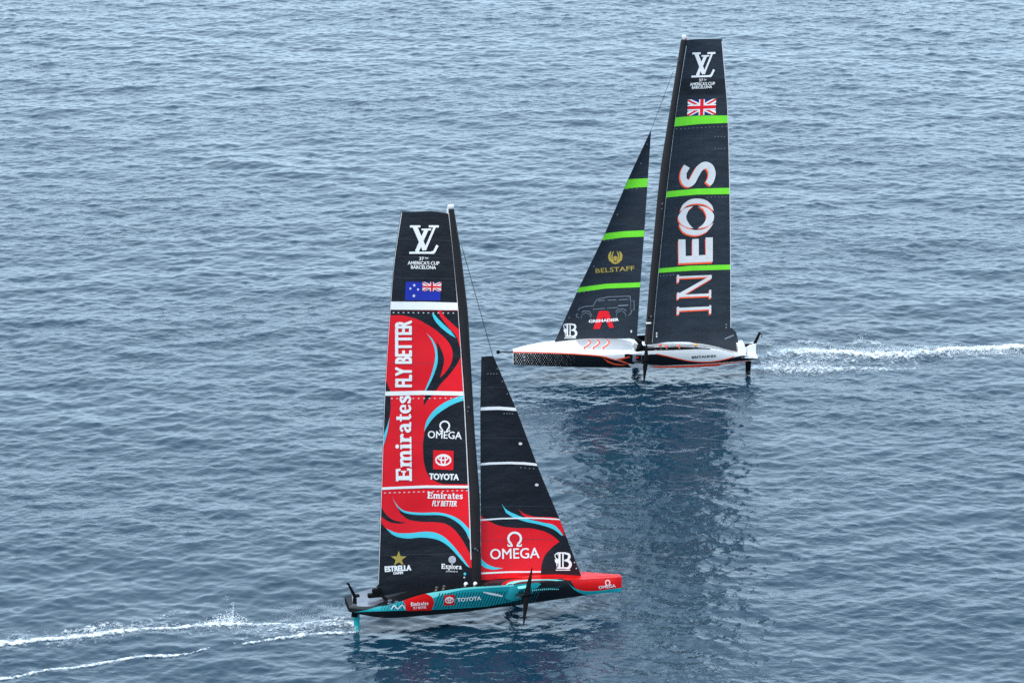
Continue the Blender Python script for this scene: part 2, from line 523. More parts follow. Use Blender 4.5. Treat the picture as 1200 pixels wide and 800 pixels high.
class Sail:
    def __init__(self, y, luff, leech, foot=None, head=None, camber=0.085, twist=0.8, th_luff=0.22, th_leech=0.03):
        self.y = y
        y0, y1 = max(luff[-1][1], leech[-1][1]), min(luff[0][1], leech[0][1])
        fr = lambda py: max(0.0, min(1.0, (y0 - py) / (y0 - y1)))
        self.luff = np.array([y.L(px, py, 0) for px, py in luff][::-1])
        self.leech = np.array([y.L(px, py, -twist * fr(py)) for px, py in leech][::-1])
        self.camber, self.twist, self.thl, self.the = camber, twist, th_luff, th_leech
        self.z0, self.z1 = min(self.leech[0, 1], self.luff[0, 1]), max(self.leech[-1, 1], self.luff[-1, 1])
        self.foot = np.array([y.L(px, py, 0) for px, py in foot]) if foot else None     # luff -> leech
        self.head = np.array([y.L(px, py, -twist) for px, py in head]) if head else None
    @staticmethod
    def _ip(z, C):
        x = np.interp(z, C[:, 1], C[:, 0])
        if z < C[0, 1]: x = C[0, 0] + (z - C[0, 1]) * (C[1, 0] - C[0, 0]) / (C[1, 1] - C[0, 1] + 1e-9)
        if z > C[-1, 1]: x = C[-1, 0] + (z - C[-1, 1]) * (C[-1, 0] - C[-2, 0]) / (C[-1, 1] - C[-2, 1] + 1e-9)
        return float(x)
    def edges(self, z):
        return self._ip(z, self.luff), self._ip(z, self.leech)
    def t(self, x, z):
        a, b = self.edges(z)
        return min(1.0, max(0.0, (a - x) / (a - b))) if abs(a - b) > 1e-3 else 0.5
    def S(self, x, z):
        a, b = self.edges(z)
        t = self.t(x, z)
        w = min(1, max(0, (z - self.z0) / (self.z1 - self.z0)))
        shape = 6.75 * t * (1 - t) ** 2 * 0.6 + 4 * t * (1 - t) * 0.4
        ripple = (0.014 * math.sin(z * 2.1 + t * 2.0) + 0.016 * math.sin(z * 0.9 - t * 5.0 + 1.0) * t) * math.sin(math.pi * min(1.0, t * 1.02))
        return -abs(a - b) * self.camber * shape * (0.5 + 0.5 * min(1, w * 4 + 0.15)) - self.twist * t * w + ripple
    def thick(self, x, z):
        t = self.t(x, z)
        return self.the + (self.thl - self.the) * (1 - t) ** 1.6
    def boundary(self, C, v):
        d = np.r_[0, np.cumsum(np.hypot(*np.diff(C, axis=0).T))]; d /= d[-1]
        return np.array([np.interp(v, d, C[:, 0]), np.interp(v, d, C[:, 1])])
    def build(self, m_near, m_far, nu=24, nv=90):
        mb = MB()
        foot = self.foot if self.foot is not None else np.array([self.luff[0], self.leech[0]])
        head = self.head if self.head is not None else np.array([self.luff[-1], self.leech[-1]])
        G = np.zeros((nv, nu, 2))
        for i, v in enumerate(np.linspace(0, 1, nv)):
            for j, u in enumerate(np.linspace(0, 1, nu)):
                lf, le = self.boundary(self.luff, v), self.boundary(self.leech, v)
                ft, hd = self.boundary(foot, u), self.boundary(head, u)
                c = (1 - u) * lf + u * le + (1 - v) * ft + v * hd
                c -= (1 - u) * (1 - v) * self.luff[0] + u * (1 - v) * self.leech[0] + (1 - u) * v * self.luff[-1] + u * v * self.leech[-1]
                G[i, j] = c
        near, far = np.zeros((nv, nu, 3)), np.zeros((nv, nu, 3))
        for i in range(nv):
            for j in range(nu):
                x, z = G[i, j]
                n, h = self.S(x, z), self.thick(x, z) / 2
                near[i, j] = (x, self.y.s * (n + h), z); far[i, j] = (x, self.y.s * (n - h), z)
        mb.grid(near, m_near); mb.grid(far, m_far)
        for e in ((near[0], far[0]), (near[-1], far[-1]), (near[:, 0], far[:, 0]), (near[:, -1], far[:, -1])):
            mb.grid(np.stack(e), m_near)
        self.mb = mb
        return mb
    def map(self, px, py, off):
        n = 0.0
        for _ in range(6):
            x, z = self.y.L(px, py, n)
            n = self.S(x, z) + self.thick(x, z) / 2
        a, b = self.edges(z)
        lo, hi = min(a, b) + 0.012, max(a, b) - 0.012
        if hi > lo: x = min(hi, max(lo, x))
        n = self.S(x, z) + self.thick(x, z) / 2
        return (x, self.y.s * (n + off), z)

class Painter:
    """lays printed graphics as thin sheets on a surface; traced outlines are given on the photograph's pixels"""
    def __init__(self, mb, mapper, cell=9.0, step=0.006):
        self.mb, self.map, self.cell, self.step, self.k = mb, mapper, cell, step, 0
    def verts(self, V, Fc, m):
        if not Fc: return
        self.k += 1
        off = 0.008 + self.step * self.layer + 0.00008 * (self.k % 40)
        self.mb.add([self.map(x, y, off) for x, y in V], Fc, m)
    layer = 0
    def poly(self, pts, m, layer=None):
        if layer is not None: self.layer = layer
        V, Fc = flat_mesh(pts, self.cell)
        self.verts(V, Fc, M[m])
    def polys(self, ps, m, layer=None):
        for p in ps: self.poly(p, m, layer)
    def line(self, pts, w, m, layer=None, smooth=True):
        if layer is not None: self.layer = layer
        for q in stroke(pts, w, smooth=smooth): self.poly(q, m)
    def ring(self, cx, cy, rx, ry, w, m, rot=0.0):
        pts = [(cx + rx * math.cos(a) * math.cos(rot) - ry * math.sin(a) * math.sin(rot), cy + rx * math.cos(a) * math.sin(rot) + ry * math.sin(a) * math.cos(rot)) for a in np.linspace(0, 2 * math.pi, 24, endpoint=False)]
        for q in stroke(pts, w, closed=True, smooth=False): self.poly(q, m)
    def affine(self, p0, p1, h, slant=0.0):
        p0, p1 = np.array(p0, float), np.array(p1, float)
        u = p1 - p0; e = u / np.linalg.norm(u); up = np.array([e[1], -e[0]]) * h
        return lambda a, b: tuple(p0 + u * a + (up + e * h * slant) * b)
    def text(self, txt, p0, p1, h, m, layer=None, bold=0.0, slant=0.0):
        """baseline from p0 to p1, cap height h"""
        if layer is not None: self.layer = layer
        V, Fc = font_text(txt, 0.0)
        if bold:
            u = np.array(p1, float) - np.array(p0, float); e = u / np.linalg.norm(u); q = np.array([e[1], -e[0]])
            d = bold * h * 1.25
            for a, b in ((-1, 0), (1, 0), (0, -.6), (0, .6), (-.7, .5), (.7, .5), (-.7, -.5), (.7, -.5)):
                v = e * a * d + q * b * d
                self.text(txt, np.array(p0) + e * d + v, np.array(p1) - e * d + v, h - d, m, None, 0.0, slant)
        T = self.affine(p0, p1, h, slant)
        bm = bmesh.new()
        vs = [bm.verts.new((*T(a, b), 0)) for a, b in V]
        for f in Fc:
            try: bm.faces.new([vs[i] for i in f])
            except ValueError: pass
        V2, F2 = grid_cut(bm, self.cell)
        self.verts(V2, F2, M[m])
    def serif(self, txt, p0, p1, h, m, layer=None, slant=0.0):
        if layer is not None: self.layer = layer
        T = self.affine(p0, p1, h, slant)
        for poly in serif_text(txt):
            self.poly([T(*p) for p in poly], m)

def omega_sign(P, cx, cy, r, m, tilt=0.0, w=None):
    w = w or r * 0.34
    rot = lambda pts: [(cx + x * math.cos(tilt) - y * math.sin(tilt), cy + x * math.sin(tilt) + y * math.cos(tilt)) for x, y in pts]
    a = np.linspace(math.radians(125), math.radians(415), 18)
    P.line(rot([(r * math.cos(q), -r * 0.15 + r * 0.95 * math.sin(q)) for q in a]), w, m, smooth=False)
    for s in (-1, 1):
        P.line(rot([(s * r * .56, r * .62), (s * r * .40, r * 1.02)]), w * .7, m, smooth=False)
        P.line(rot([(s * r * .30, r * 1.0), (s * r * 1.08, r * 1.0)]), w * .75, m, smooth=False)
        P.line(rot([(s * r * 1.02, r * 1.1), (s * r * 1.1, r * .7)]), w * .4, m, smooth=False)
def oval_emblem(P, cx, cy, rx, ry, m, tilt=0.0):
    P.ring(cx, cy, rx, ry, ry * .30, m, tilt)
    P.ring(cx, cy + 0.02 * ry, rx * .30, ry * .86, ry * .24, m, tilt)
    P.ring(cx, cy - ry * .38, rx * .66, ry * .42, ry * .24, m, tilt)
def crossed_monogram(P, C):
    """the serifed L and V on both mainsails, drawn on the frame of the first trace"""
    l = lambda pts, w: P.polys([C(q) for q in stroke(pts, w, smooth=False)], 'white', 5)
    l([(293, 156), (345, 278)], 24); l([(398, 156), (345, 280)], 12)
    l([(268, 156), (322, 156)], 11); l([(366, 156), (418, 156)], 11)
    l([(354, 172), (303, 288)], 20); l([(328, 172), (378, 172)], 9)
    l([(264, 293), (394, 293)], 11); l([(380, 292), (394, 288), (411, 254)], 13)
def union_flag(P, q, layer):
    """q: corners top-left, top-right, bottom-right, bottom-left"""
    q = [np.array(c, float) for c in q]
    T = lambda a, b: tuple((q[0] * (1 - a) + q[1] * a) * (1 - b) + (q[3] * (1 - a) + q[2] * a) * b)
    P.poly([T(0, 0), T(1, 0), T(1, 1), T(0, 1)], 'navy', layer)
    for a, b in (((0, 0), (1, 1)), ((1, 0), (0, 1))):
        s = 1 if a[0] == 0 else -1
        P.poly([T(a[0], 0), T(a[0] + s * .13, 0), T(b[0], .76), T(b[0], 1), T(b[0] - s * .13, 1), T(a[0], .24)], 'white', layer + 1)
        P.poly([T(a[0], .02), T(a[0] + s * .04, 0), T(b[0], .92), T(b[0], 1), T(b[0] - s * .05, 1), T(a[0], .09)], 'red', layer + 2)
    P.poly([T(.40, 0), T(.60, 0), T(.60, 1), T(.40, 1)], 'white', layer + 3); P.poly([T(0, .32), T(1, .32), T(1, .68), T(0, .68)], 'white', layer + 3)
    P.poly([T(.44, 0), T(.56, 0), T(.56, 1), T(.44, 1)], 'red', layer + 4); P.poly([T(0, .40), T(1, .40), T(1, .60), T(0, .60)], 'red', layer + 4)
def star(P, cx, cy, r, m, inner=.4, layer=None):
    P.poly([(cx + (r if k % 2 == 0 else r * inner) * math.sin(k * math.pi / 5), cy - (r if k % 2 == 0 else r * inner) * math.cos(k * math.pi / 5)) for k in range(10)], m, layer)
def trophy_letter(P, C):
    """white double-stemmed B with a small cup hooked to its left, on a 100 x 100 frame"""
    W = lambda ps, l=5: P.polys([C(p) for p in ps], 'white', l)
    W([R(24, 6, 37, 88), R(47, 6, 56, 88), R(18, 2, 70, 9), R(14, 83, 72, 91)])
    W(stroke([(60, 8), (84, 12), (90, 27), (80, 42), (62, 46)], [7, 13, 16, 13, 7]) + stroke([(60, 46), (86, 50), (97, 67), (86, 86), (62, 88)], [7, 15, 18, 15, 7]))
    W([[(2, 40), (30, 38), (26, 56), (18, 64), (18, 78), (12, 78), (12, 64), (4, 54)]])
    W(stroke([(18, 40), (6, 30), (4, 14), (16, 8), (18, 18)], 5) + [R(8, 96, 96, 101)])

def dashes(P, a, b, n, m='offwhite', w=1.2, ln=1.6, layer=5):
    a, b = np.array(a, float), np.array(b, float)
    d = (b - a) / np.linalg.norm(b - a)
    for k in range(n):
        c = a + (b - a) * (k / max(1, n - 1))
        P.line([tuple(c - d * ln / 2), tuple(c + d * ln / 2)], w, m, layer, smooth=False)

# ------------------------------------------------------------------ hull
class Hull:
    """stations: x, half-beam, sheer z, chine half-beam, chine z, keel z, deck-centre z, cockpit depth"""
    def __init__(self, y, st, bulge=0.12, lift=0.0):
        self.y, self.bulge = y, bulge
        st = np.array(sorted(st)); st[:, 0] *= .994; st[:, [2, 4, 5, 6]] += lift; self.st = st
        self.x0, self.x1 = st[0, 0], st[-1, 0]
    def at(self, x):
        x = min(self.x1, max(self.x0, x))
        st = self.st; i = min(len(st) - 2, max(0, np.searchsorted(st[:, 0], x) - 1))
        x0, x1 = st[i, 0], st[i + 1, 0]; t = (x - x0) / (x1 - x0); h = x1 - x0
        def tan(j):
            if j == 0: return (st[1] - st[0]) / (st[1, 0] - st[0, 0])
            if j == len(st) - 1: return (st[-1] - st[-2]) / (st[-1, 0] - st[-2, 0])
            return (st[j + 1] - st[j - 1]) / (st[j + 1, 0] - st[j - 1, 0])
        p = (2 * t**3 - 3 * t**2 + 1) * st[i] + (t**3 - 2 * t**2 + t) * h * tan(i) + (-2 * t**3 + 3 * t**2) * st[i + 1] + (t**3 - t**2) * h * tan(i + 1)
        return p[1:]
    def side(self, x, t):
        b, zs, bc, zc = self.at(x)[:4]
        r = min(1.0, (self.x1 - x) / 1.0 + 0.2)
        return b + (bc - b) * t + self.bulge * r * 4 * t * (1 - t) * (1 - t * .3), zs + (zc - zs) * t
    def deck(self, x, n):
        b, zs, bc, zc, zk, zd, td = self.at(x)
        w = min(1.0, abs(n) / b)
        z = zd + (zs - zd) * w ** 2.2
        if td > 0.02:
            e = lambda v: max(0.0, min(1.0, v)) ** 2 * (3 - 2 * max(0.0, min(1.0, v)))
            z -= td * e((w - .26) / .06) * e((.90 - w) / .05)
        return z
    def build(self, top, side, under, nx=90):
        mb = MB()
        xs = np.linspace(self.x0, self.x1, nx)
        wd = np.r_[np.linspace(0, .24, 4), .26, .29, .32, np.linspace(.4, .82, 5), .85, .875, .90, .95, 1.0]
        ts = np.linspace(0, 1, 9)
        s = self.y.s
        for sg in (1, -1):
            pt = lambda x, w: (x, sg * s * w * self.at(x)[0], self.deck(x, w * self.at(x)[0]))
            for i in range(nx - 1):
                deep = self.at(xs[i])[6] > .3 and self.at(xs[i + 1])[6] > .3
                for m_, lo, hi in ((top, 0, 4), (M['deckblack'] if deep else top, 4, 15), (top, 15, len(wd) - 1)):
                    mb.grid([[pt(x, w) for w in wd[lo:hi + 1]] for x in xs[i:i + 2]], m_)
            mb.grid([[(x, sg * s * self.side(x, t)[0], self.side(x, t)[1]) for t in ts] for x in xs], side)
            def bot(x):
                b, zs, bc, zc, zk, zd, td = self.at(x)
                return [(x, sg * s * bc * (1 - u), zc + (zk - zc) * math.sin(u * math.pi / 2)) for u in np.linspace(0, 1, 6)]
            mb.grid([bot(x) for x in xs], under)
            for x, m in ((self.x0, M['blackmat']), (self.x1, side)):
                b, zs, bc, zc, zk, zd, td = self.at(x)
                low = lambda w: float(np.interp(w * b, [0, bc * .5, bc], [zk, zk + (zc - zk) * .3, zc])) if w * b <= bc else zc + (zs - zc) * (w * b - bc) / max(1e-3, b - bc)
                ring = [(x, sg * s * w * b, self.deck(x, w * b)) for w in wd] + [(x, sg * s * self.side(x, t)[0], self.side(x, t)[1]) for t in ts[1:]] + bot(x)[1:]
                mb.add(ring, [tuple(range(len(ring)))], m, smooth=False)
        self.mb = mb
        return mb
    def map_side(self, px, py, off):
        t = 0.4; x = 0
        for _ in range(10):
            n = self.side(x, t)[0]
            x, z = self.y.L(px, py, n)
            x = min(self.x1 - .01, max(self.x0 + .01, x))
            b, zs, bc, zc = self.at(x)[:4]
            t = min(1.0, max(0.0, (zs - z) / (zs - zc)))
        n, z = self.side(x, t)
        return (x, self.y.s * (n + off * (1.0 if t > .02 else .8)), z + off * (.5 if t < .02 else 0.2))
    def map_deck(self, px, py, off):
        lo, hi = -3.0, 3.0
        def f(n):
            x, z = self.y.L(px, py, n)
            return z - self.deck(x, min(abs(n), self.at(x)[0])), x
        for _ in range(26):
            md = (lo + hi) / 2
            if f(md)[0] > 0: hi = md
            else: lo = md
        n = (lo + hi) / 2; x = min(self.x1 - .01, max(self.x0 + .01, f(n)[1]))
        b = self.at(x)[0] * .995
        n = max(-b, min(b, n))
        return (x, self.y.s * n, self.deck(x, n) + off * 1.6)

def make_mast(y, aft, fore, parent, half=0.15):
    """wing mast: aft and fore edges traced top to bottom"""
    aft = np.array([y.L(*p) for p in aft]); fore = np.array([y.L(*p) for p in fore])
    mb = MB(); secs = []
    for z in np.linspace(max(aft[-1, 1], fore[-1, 1]) - .25, min(aft[0, 1], fore[0, 1]), 40):
        xa = float(np.interp(z, aft[::-1, 1], aft[::-1, 0])); xf = float(np.interp(z, fore[::-1, 1], fore[::-1, 0]))
        secs.append([((xa + xf) / 2 + (xf - xa) / 2 * math.copysign(abs(math.cos(q)) ** .8, math.cos(q)), (0.22 + .55 * half) * math.sin(q) * abs(xf - xa) / .7, z) for q in np.linspace(0, 2 * math.pi, 20, endpoint=False)])
    mb.grid(secs, M['mast'], close_v=True)
    n = len(secs)
    mb.add(secs[-1], [tuple(range(20))], M['mast']); mb.add(secs[0], [tuple(range(20))], M['mast'])
    return mb, secs

# ------------------------------------------------------------------ crew
def make_person(name, label, group, loc, rz, helmet_mat, lean=0.45, seat=0.0, turn=0.0):
    root = empty(name, loc, rz)
    tag(root, label, "person", group)
    # seated figure, origin on the seat, facing +x
    J = {'pelvis': (0, 0, .12, .155), 'waist': (.06 * lean * 2, 0, .30, .135), 'chest': (.20 * lean * 2, 0, .50, .165), 'neck': (.30 * lean * 2, 0, .66, .065),
         'skull': (.34 * lean * 2, 0, .76, .085), 'crown': (.36 * lean * 2, 0, .88, .09)}
    E = [('pelvis', 'waist'), ('waist', 'chest'), ('chest', 'neck'), ('neck', 'skull'), ('skull', 'crown')]
    for k, s in (('l', 1), ('r', -1)):
        c = J['chest']
        J['sh' + k] = (c[0] + .03, s * .19, c[2] + .06, .075); J['el' + k] = (c[0] + .16, s * .27, c[2] - .16, .055)
        J['wr' + k] = (c[0] + .36, s * .17, c[2] - .14, .038); J['ha' + k] = (c[0] + .45, s * .15, c[2] - .12, .042)
        J['hip' + k] = (.06, s * .11, .09, .115); J['kn' + k] = (.46, s * .15, .16, .075); J['an' + k] = (.42, s * .14, -.26, .05); J['to' + k] = (.60, s * .15, -.30, .045)
        E += [('chest', 'sh' + k), ('sh' + k, 'el' + k), ('el' + k, 'wr' + k), ('wr' + k, 'ha' + k), ('pelvis', 'hip' + k), ('hip' + k, 'kn' + k), ('kn' + k, 'an' + k), ('an' + k, 'to' + k)]
        h = J['ha' + k]
        for f in range(4):
            a, b = 'f%s%d' % (k, f), 'g%s%d' % (k, f)
            J[a] = (h[0] + .055, h[1] + s * (.03 - .02 * f), h[2] + .01, .011); J[b] = (h[0] + .075 - .004 * abs(f - 1), h[1] + s * (.028 - .019 * f), h[2] - .035, .010)
            E += [('ha' + k, a), (a, b)]
        J['t' + k] = (h[0] + .03, h[1] - s * .05, h[2] - .01, .012); E.append(('ha' + k, 't' + k))
    names = list(J)
    me = bpy.data.meshes.new("body")
    me.from_pydata([J[n][:3] for n in names], [(names.index(a), names.index(b)) for a, b in E], [])
    o = bpy.data.objects.new("body", me)
    COL.objects.link(o)
    sk = o.modifiers.new("skin", 'SKIN'); sk.use_smooth_shade = True
    for i, n in enumerate(names):
        me.skin_vertices[0].data[i].radius = (J[n][3],) * 2
        me.skin_vertices[0].data[i].use_root = (n == 'pelvis')
    sb = o.modifiers.new("sub", 'SUBSURF'); sb.levels = 1; sb.render_levels = 1
    dg = bpy.context.evaluated_depsgraph_get()
    body = bpy.data.meshes.new_from_object(o.evaluated_get(dg))
    o.modifiers.clear(); o.data = body
    body.materials.clear(); body.materials.append(M['suit']); body.materials.append(M['skin'])
    hx = J['crown'][0]
    for p in body.polygons:
        p.use_smooth = True
        c = p.center
        near_hand = min((c - Vector(J['ha' + k][:3])).length for k in 'lr') < .085
        p.material_index = 1 if (c.z > .68 or near_hand) else 0
    # face modelled on the head
    bm = bmesh.new(); bm.from_mesh(body)
    for v in bm.verts:
        if v.co.z > .72:
            d = v.co.x - hx
            if d > .05 and abs(v.co.y) < .025 and .76 < v.co.z < .82: v.co.x += .025
    bm.to_mesh(body); bm.free()
    body.name = "body"; o.parent = root
    f = MB()
    f.grid([[(hx + (.098 + dx) * math.cos(q) - .005, .092 * math.sin(q), .805 + h) for q in np.linspace(-1.1, 1.1, 9)] for h, dx in ((-.018, 0), (0, .012), (.02, .002))], M['eye'])
    f.build("goggles", root)
    hb = MB()
    P = [[(hx + .138 * math.sin(a) * math.cos(b) - .01, .125 * math.sin(a) * math.sin(b), .835 + .132 * math.cos(a) - (.05 if math.cos(b) < -.2 and a > 1.4 else 0)) for b in np.linspace(0, 2 * math.pi, 16, endpoint=False)] for a in np.linspace(.03, 1.62, 9)]
    hb.grid(P, helmet_mat, close_v=True)
    hb.add(P[0], [tuple(range(16))], helmet_mat)
    hb.build("helmet", root)
    vb = MB()
    for sx in (1, -1):
        c = J['chest']
        vb.grid([[(c[0] * (.55 + .45 * w) + sx * (.145 + .025 * math.sin(w * 3)) * math.cos(q), .185 * math.sin(q), .28 + .30 * w) for q in np.linspace(-1.45, 1.45, 9)] for w in np.linspace(0, 1, 6)], M['vest'])
    vb.build("buoyancy_vest", root)
    return root

def cables(name, pts, r, parent, m='cable'):
    mb = MB(); mb.tube(pts, r, M[m], 6)
    return mb.build(name, parent)

def raised_foil(y, parent, root_px, root_n, mid_px, mid_n, top_px, bot_px, n_top, n_bot, chord_px, sweep):
    """canted-up arm reaching out of the hull side, with its wing across the end"""
    s = y.s
    a, b = Vector(y.P(*root_px, root_n)), Vector(y.P(*mid_px, mid_n))
    arm = MB(); secs = []
    for t in np.linspace(0, 1, 9):
        c = a.lerp(b, t) + Vector((0, 0, -.22 * math.sin(math.pi * t)))
        w = .34 - .10 * t
        secs.append((c + Vector((w, 0, 0)), c - Vector((w, 0, 0)), .17 - .05 * t, (0, 0.3 * -s, 1)))
    arm.foil(secs, M['carbon'], 14)
    ao = arm.build("foil_arm", parent)
    t_, c_, b_ = Vector(y.P(*top_px, n_top)), b, Vector(y.P(*bot_px, n_bot))
    wing = MB(); secs = []
    for k in np.linspace(-1, 1, 17):
        c = c_.lerp(t_ if k < 0 else b_, abs(k))
        ch = chord_px * (1 - .86 * abs(k) ** 1.15) / 2
        d = Vector((ch, 0, 0))
        secs.append((c + d, c - d, .11 * (1 - .8 * abs(k)) + .012, (0, 1, .2)))
    wing.foil(secs, M['blackmat'], 12)
    wing.foil([(c_ + Vector((.55, 0, 0)), c_ - Vector((.55, 0, 0)), .02, (0, 1, 0)), (c_ + Vector((.45, s * .05, 0)), c_ - Vector((.45, -s * .05, 0)), .16, (0, 1, 0)), (c_ + Vector((.5, s * .12, 0)), c_ - Vector((.5, -s * .12, 0)), .02, (0, 1, 0))], M['blackmat'], 12)
    wing.build("foil_wing", ao)
    return ao

def lowered_foil(y, parent, x, n0, z0):
    s = y.s
    arm = MB(); secs = []
    for t in np.linspace(0, 1, 12):
        c = Vector((x - .25 * t, s * (n0 - 3.9 * math.sin(t * 1.3)), z0 - 3.2 * t ** 1.5))
        w = .32 - .08 * t
        secs.append((c + Vector((w, 0, 0)), c - Vector((w, 0, 0)), .16 - .05 * t, (0, s * t, 1 - t * .6)))
    arm.foil(secs, M['carbon'], 14)
    ao = arm.build("foil_arm", parent)
    c_ = Vector(secs[-1][0]) - Vector((w, 0, 0))
    wing = MB()
    wing.foil([(c_ + Vector((.30 * (1 - .8 * abs(k)), s * k * 1.9, -.35 * abs(k))), c_ + Vector((-.30 * (1 - .8 * abs(k)), s * k * 1.9, -.35 * abs(k))), .09 * (1 - .7 * abs(k)), (0, 0, 1)) for k in np.linspace(-1, 1, 13)], M['blackmat'], 12)
    wing.build("foil_wing", ao)

def rudder(y, parent, top_px, tip_px, w_top, w_tip, m, n=0.0):
    a, b = Vector(y.P(*top_px, n)), Vector(y.P(*tip_px, n))
    d = (b - a).normalized(); b = b + d * 1.6
    mb = MB()
    L_ = (b - a).length
    mb.foil([(a.lerp(b, t) + Vector((w_top / 2 + (w_tip - w_top) / 2 * min(1, t * 1.6), 0, 0)), a.lerp(b, t) - Vector((w_top / 2 + (w_tip - w_top) / 2 * min(1, t * 1.6), 0, 0)), .10 - .04 * t, (0, 1, 0)) for t in np.linspace(0, 1, 8)], m, 14)
    o = mb.build("rudder", parent)
    wb = MB()
    wb.foil([(b + Vector((.22 * (1 - .7 * abs(k)), k * 1.4, 0)), b - Vector((.22 * (1 - .7 * abs(k)), -k * 1.4, 0)), .06 * (1 - .6 * abs(k)), (0, 0, 1)) for k in np.linspace(-1, 1, 9)], M['blackmat'], 10)
    wb.build("elevator_wing", o)

# ================================================================== the red and black yacht (near)
def build_red_yacht():
    y = Yacht((-2.47, 213.2, 0), 12.0, -1)
    root = y.root("red, black and teal foiling yacht with red panelled mainsail, sailing right in the foreground", "foiling racing yachts")
    # hull
    H = Hull(y, [
        (-8.80, .86, 1.48, .80, 1.02, 1.0, 1.47, 0), (-7.6, 1.34, 1.50, 1.28, .82, .76, 1.44, .0), (-6.3, 1.78, 1.69, 1.64, .70, .62, 1.50, .10),
        (-4.15, 2.1, 2.36, 1.68, .68, .50, 1.80, .75), (-2.6, 2.18, 2.56, 1.60, .65, .42, 1.95, .85), (-1.0, 2.2, 2.66, 1.52, .63, .40, 2.06, .85), (.6, 2.17, 2.62, 1.42, .69, .42, 2.12, .8),
        (2.0, 1.95, 2.50, 1.32, .70, .46, 2.20, .25), (3.7, 1.62, 2.36, 1.15, .73, .54, 2.22, 0), (5.8, 1.10, 2.13, .88, .75, .62, 2.04, 0), (8.25, .56, 1.85, .46, .72, .64, 1.83, 0), (10.15, .20, 1.68, .18, .62, .58, 1.68, 0)], lift=.65)
    mb = H.build(M['deckblack'], M['hullblack'], M['hullblack'])
    P = Painter(mb, H.map_side, 4.0, 0.004)
    top = [(400, 700), (600, 660), (740, 655)]
    # teal after body
    P.poly([(414, 717), (430, 714), (456, 706), (474, 698), (493, 690), (520, 685), (560, 680), (604, 678), (626, 678), (634, 684), (624, 694), (610, 702), (596, 705.5), (570, 710.2), (545, 712), (507, 714), (474, 714.9), (440, 715.8)], 'teal', 0)
    # red panel with rounded front
    P.poly(swoosh([(470, 700), (485, 695), (496, 694.5), (505, 698), (508.5, 704), (507.5, 710), (505, 714.8)], [(505, 714.8), (490, 715.1), (476, 715.4)]) + [(475, 709)], 'redpaint', 2)
    P.poly(swoosh([(493, 697), (500, 699.5), (508, 700), (520, 696), (540, 691), (570, 688.5), (602, 686.5)], [(602, 684), (570, 684), (540, 685), (515, 688), (493, 692)]), 'teallight', 1)
    # hatching on the teal
    for k in range(36):
        x = 511 + k * 3.35
        P.line([(x + 4.5, 694.5 - k * .10), (x - 2.5, 713.2 - k * .22)], .95, 'tealdark', 3, smooth=False)
    for k in range(8):
        P.line([(447 + k * 3.4, 714), (451 + k * 3.4, 704.5 - k * .6)], .8, 'tealdark', 2, smooth=False)
    P.line([(458, 713.5), (462, 709), (466, 713), (471, 708.5), (475, 713)], 1.2, 'offwhite', 3)
    for k in range(20):
        P.line([(611 + k * 2.5, 690 - k * .22), (609.8 + k * 2.5, 699 - k * .62)], .9, 'tealdark', 3, smooth=False)
    for k in range(14):
        P.line([(623.5 + k * 2.3, 690.6 - k * .05 - 1.3 * math.sin(k * .22)), (624.5 + k * 2.3, 692.2 - k * .12 - .8 * math.sin(k * .22))], 1.1, 'teallight', 4, smooth=False)
    for k in range(5):
        P.line([(603 + k * 2.2, 701 - k * .3), (605 + k * 2.2, 696 - k * .5)], .9, 'white', 4, smooth=False)
    P.poly(swoosh([(566, 692.8), (577, 694.2), (589, 697)], [(589, 699), (577, 696.8), (566, 693.8)]), 'white', 4)
    P.serif("Emirates", (481.5, 709.6), (501.8, 708.2), 4.2, 'white', 5)
    P.text("FLY BETTER", (484.5, 713.2), (499.5, 712.2), 2.6, 'white', 5, bold=.03)
    P.poly([(520.5, 697.2), (532.8, 696.2), (532.6, 708), (520, 709)], 'redpaint', 5)
    P.layer = 6
    oval_emblem(P, 526.5, 702.5, 4.7, 3.3, 'white', -.06)
    P.text("TOYOTA", (535.8, 704.6), (563.8, 702.2), 4.3, 'white', 6, bold=.05)
    # red bow with teal boot line
    P.poly(swoosh([(666, 672), (671, 684), (676, 689.5), (684, 692.5), (700, 693), (716, 690.8), (735, 688.5)], [(735, 668), (700, 670), (666, 672)]), 'redpaint', 3)
    P.poly(swoosh([(666, 683), (671, 687), (678, 690.5), (688, 692), (702, 691.5), (717, 689.4), (735, 687.2)], [(735, 692.2), (717, 694), (702, 696), (690, 696.6), (680, 694.6), (672, 690)]), 'teal', 4)
    P.layer = 6
    omega_sign(P, 712, 682.3, 2.6, 'white', -.1, .9)
    P.text("OMEGA", (701.5, 689.6), (721.5, 687.2), 3.4, 'white', 6, bold=.03)
    # deck graphics
    D = Painter(mb, H.map_deck, 4.0, 0.004)
    D.poly(swoosh([(564, 686), (575, 680), (590, 678), (610, 678.5), (635, 677), (660, 676.5)], [(660, 681), (640, 682.5), (615, 683.5), (585, 686), (564, 687)]), 'plum', 0)
    D.poly(swoosh([(586, 686), (592, 681), (605, 678), (630, 676.8), (665, 676), (700, 673.5), (740, 666)], [(740, 677), (700, 679), (672, 684), (664, 679.5), (645, 678.3), (620, 679), (602, 681.5), (592, 686)]), 'redpaint', 1)
    D.poly(swoosh([(590, 686.5), (598, 682), (612, 679.6), (640, 678.6), (660, 680), (668, 684)], [(666, 684), (657, 681.4), (640, 680), (614, 681.2), (602, 684), (596, 686.5)]), 'teallight', 2)
    D.poly([(566, 675), (600, 674.5), (650, 673), (740, 662), (740, 674), (684, 676), (650, 676.2), (600, 677.5), (566, 679)], 'redpaint', 3)
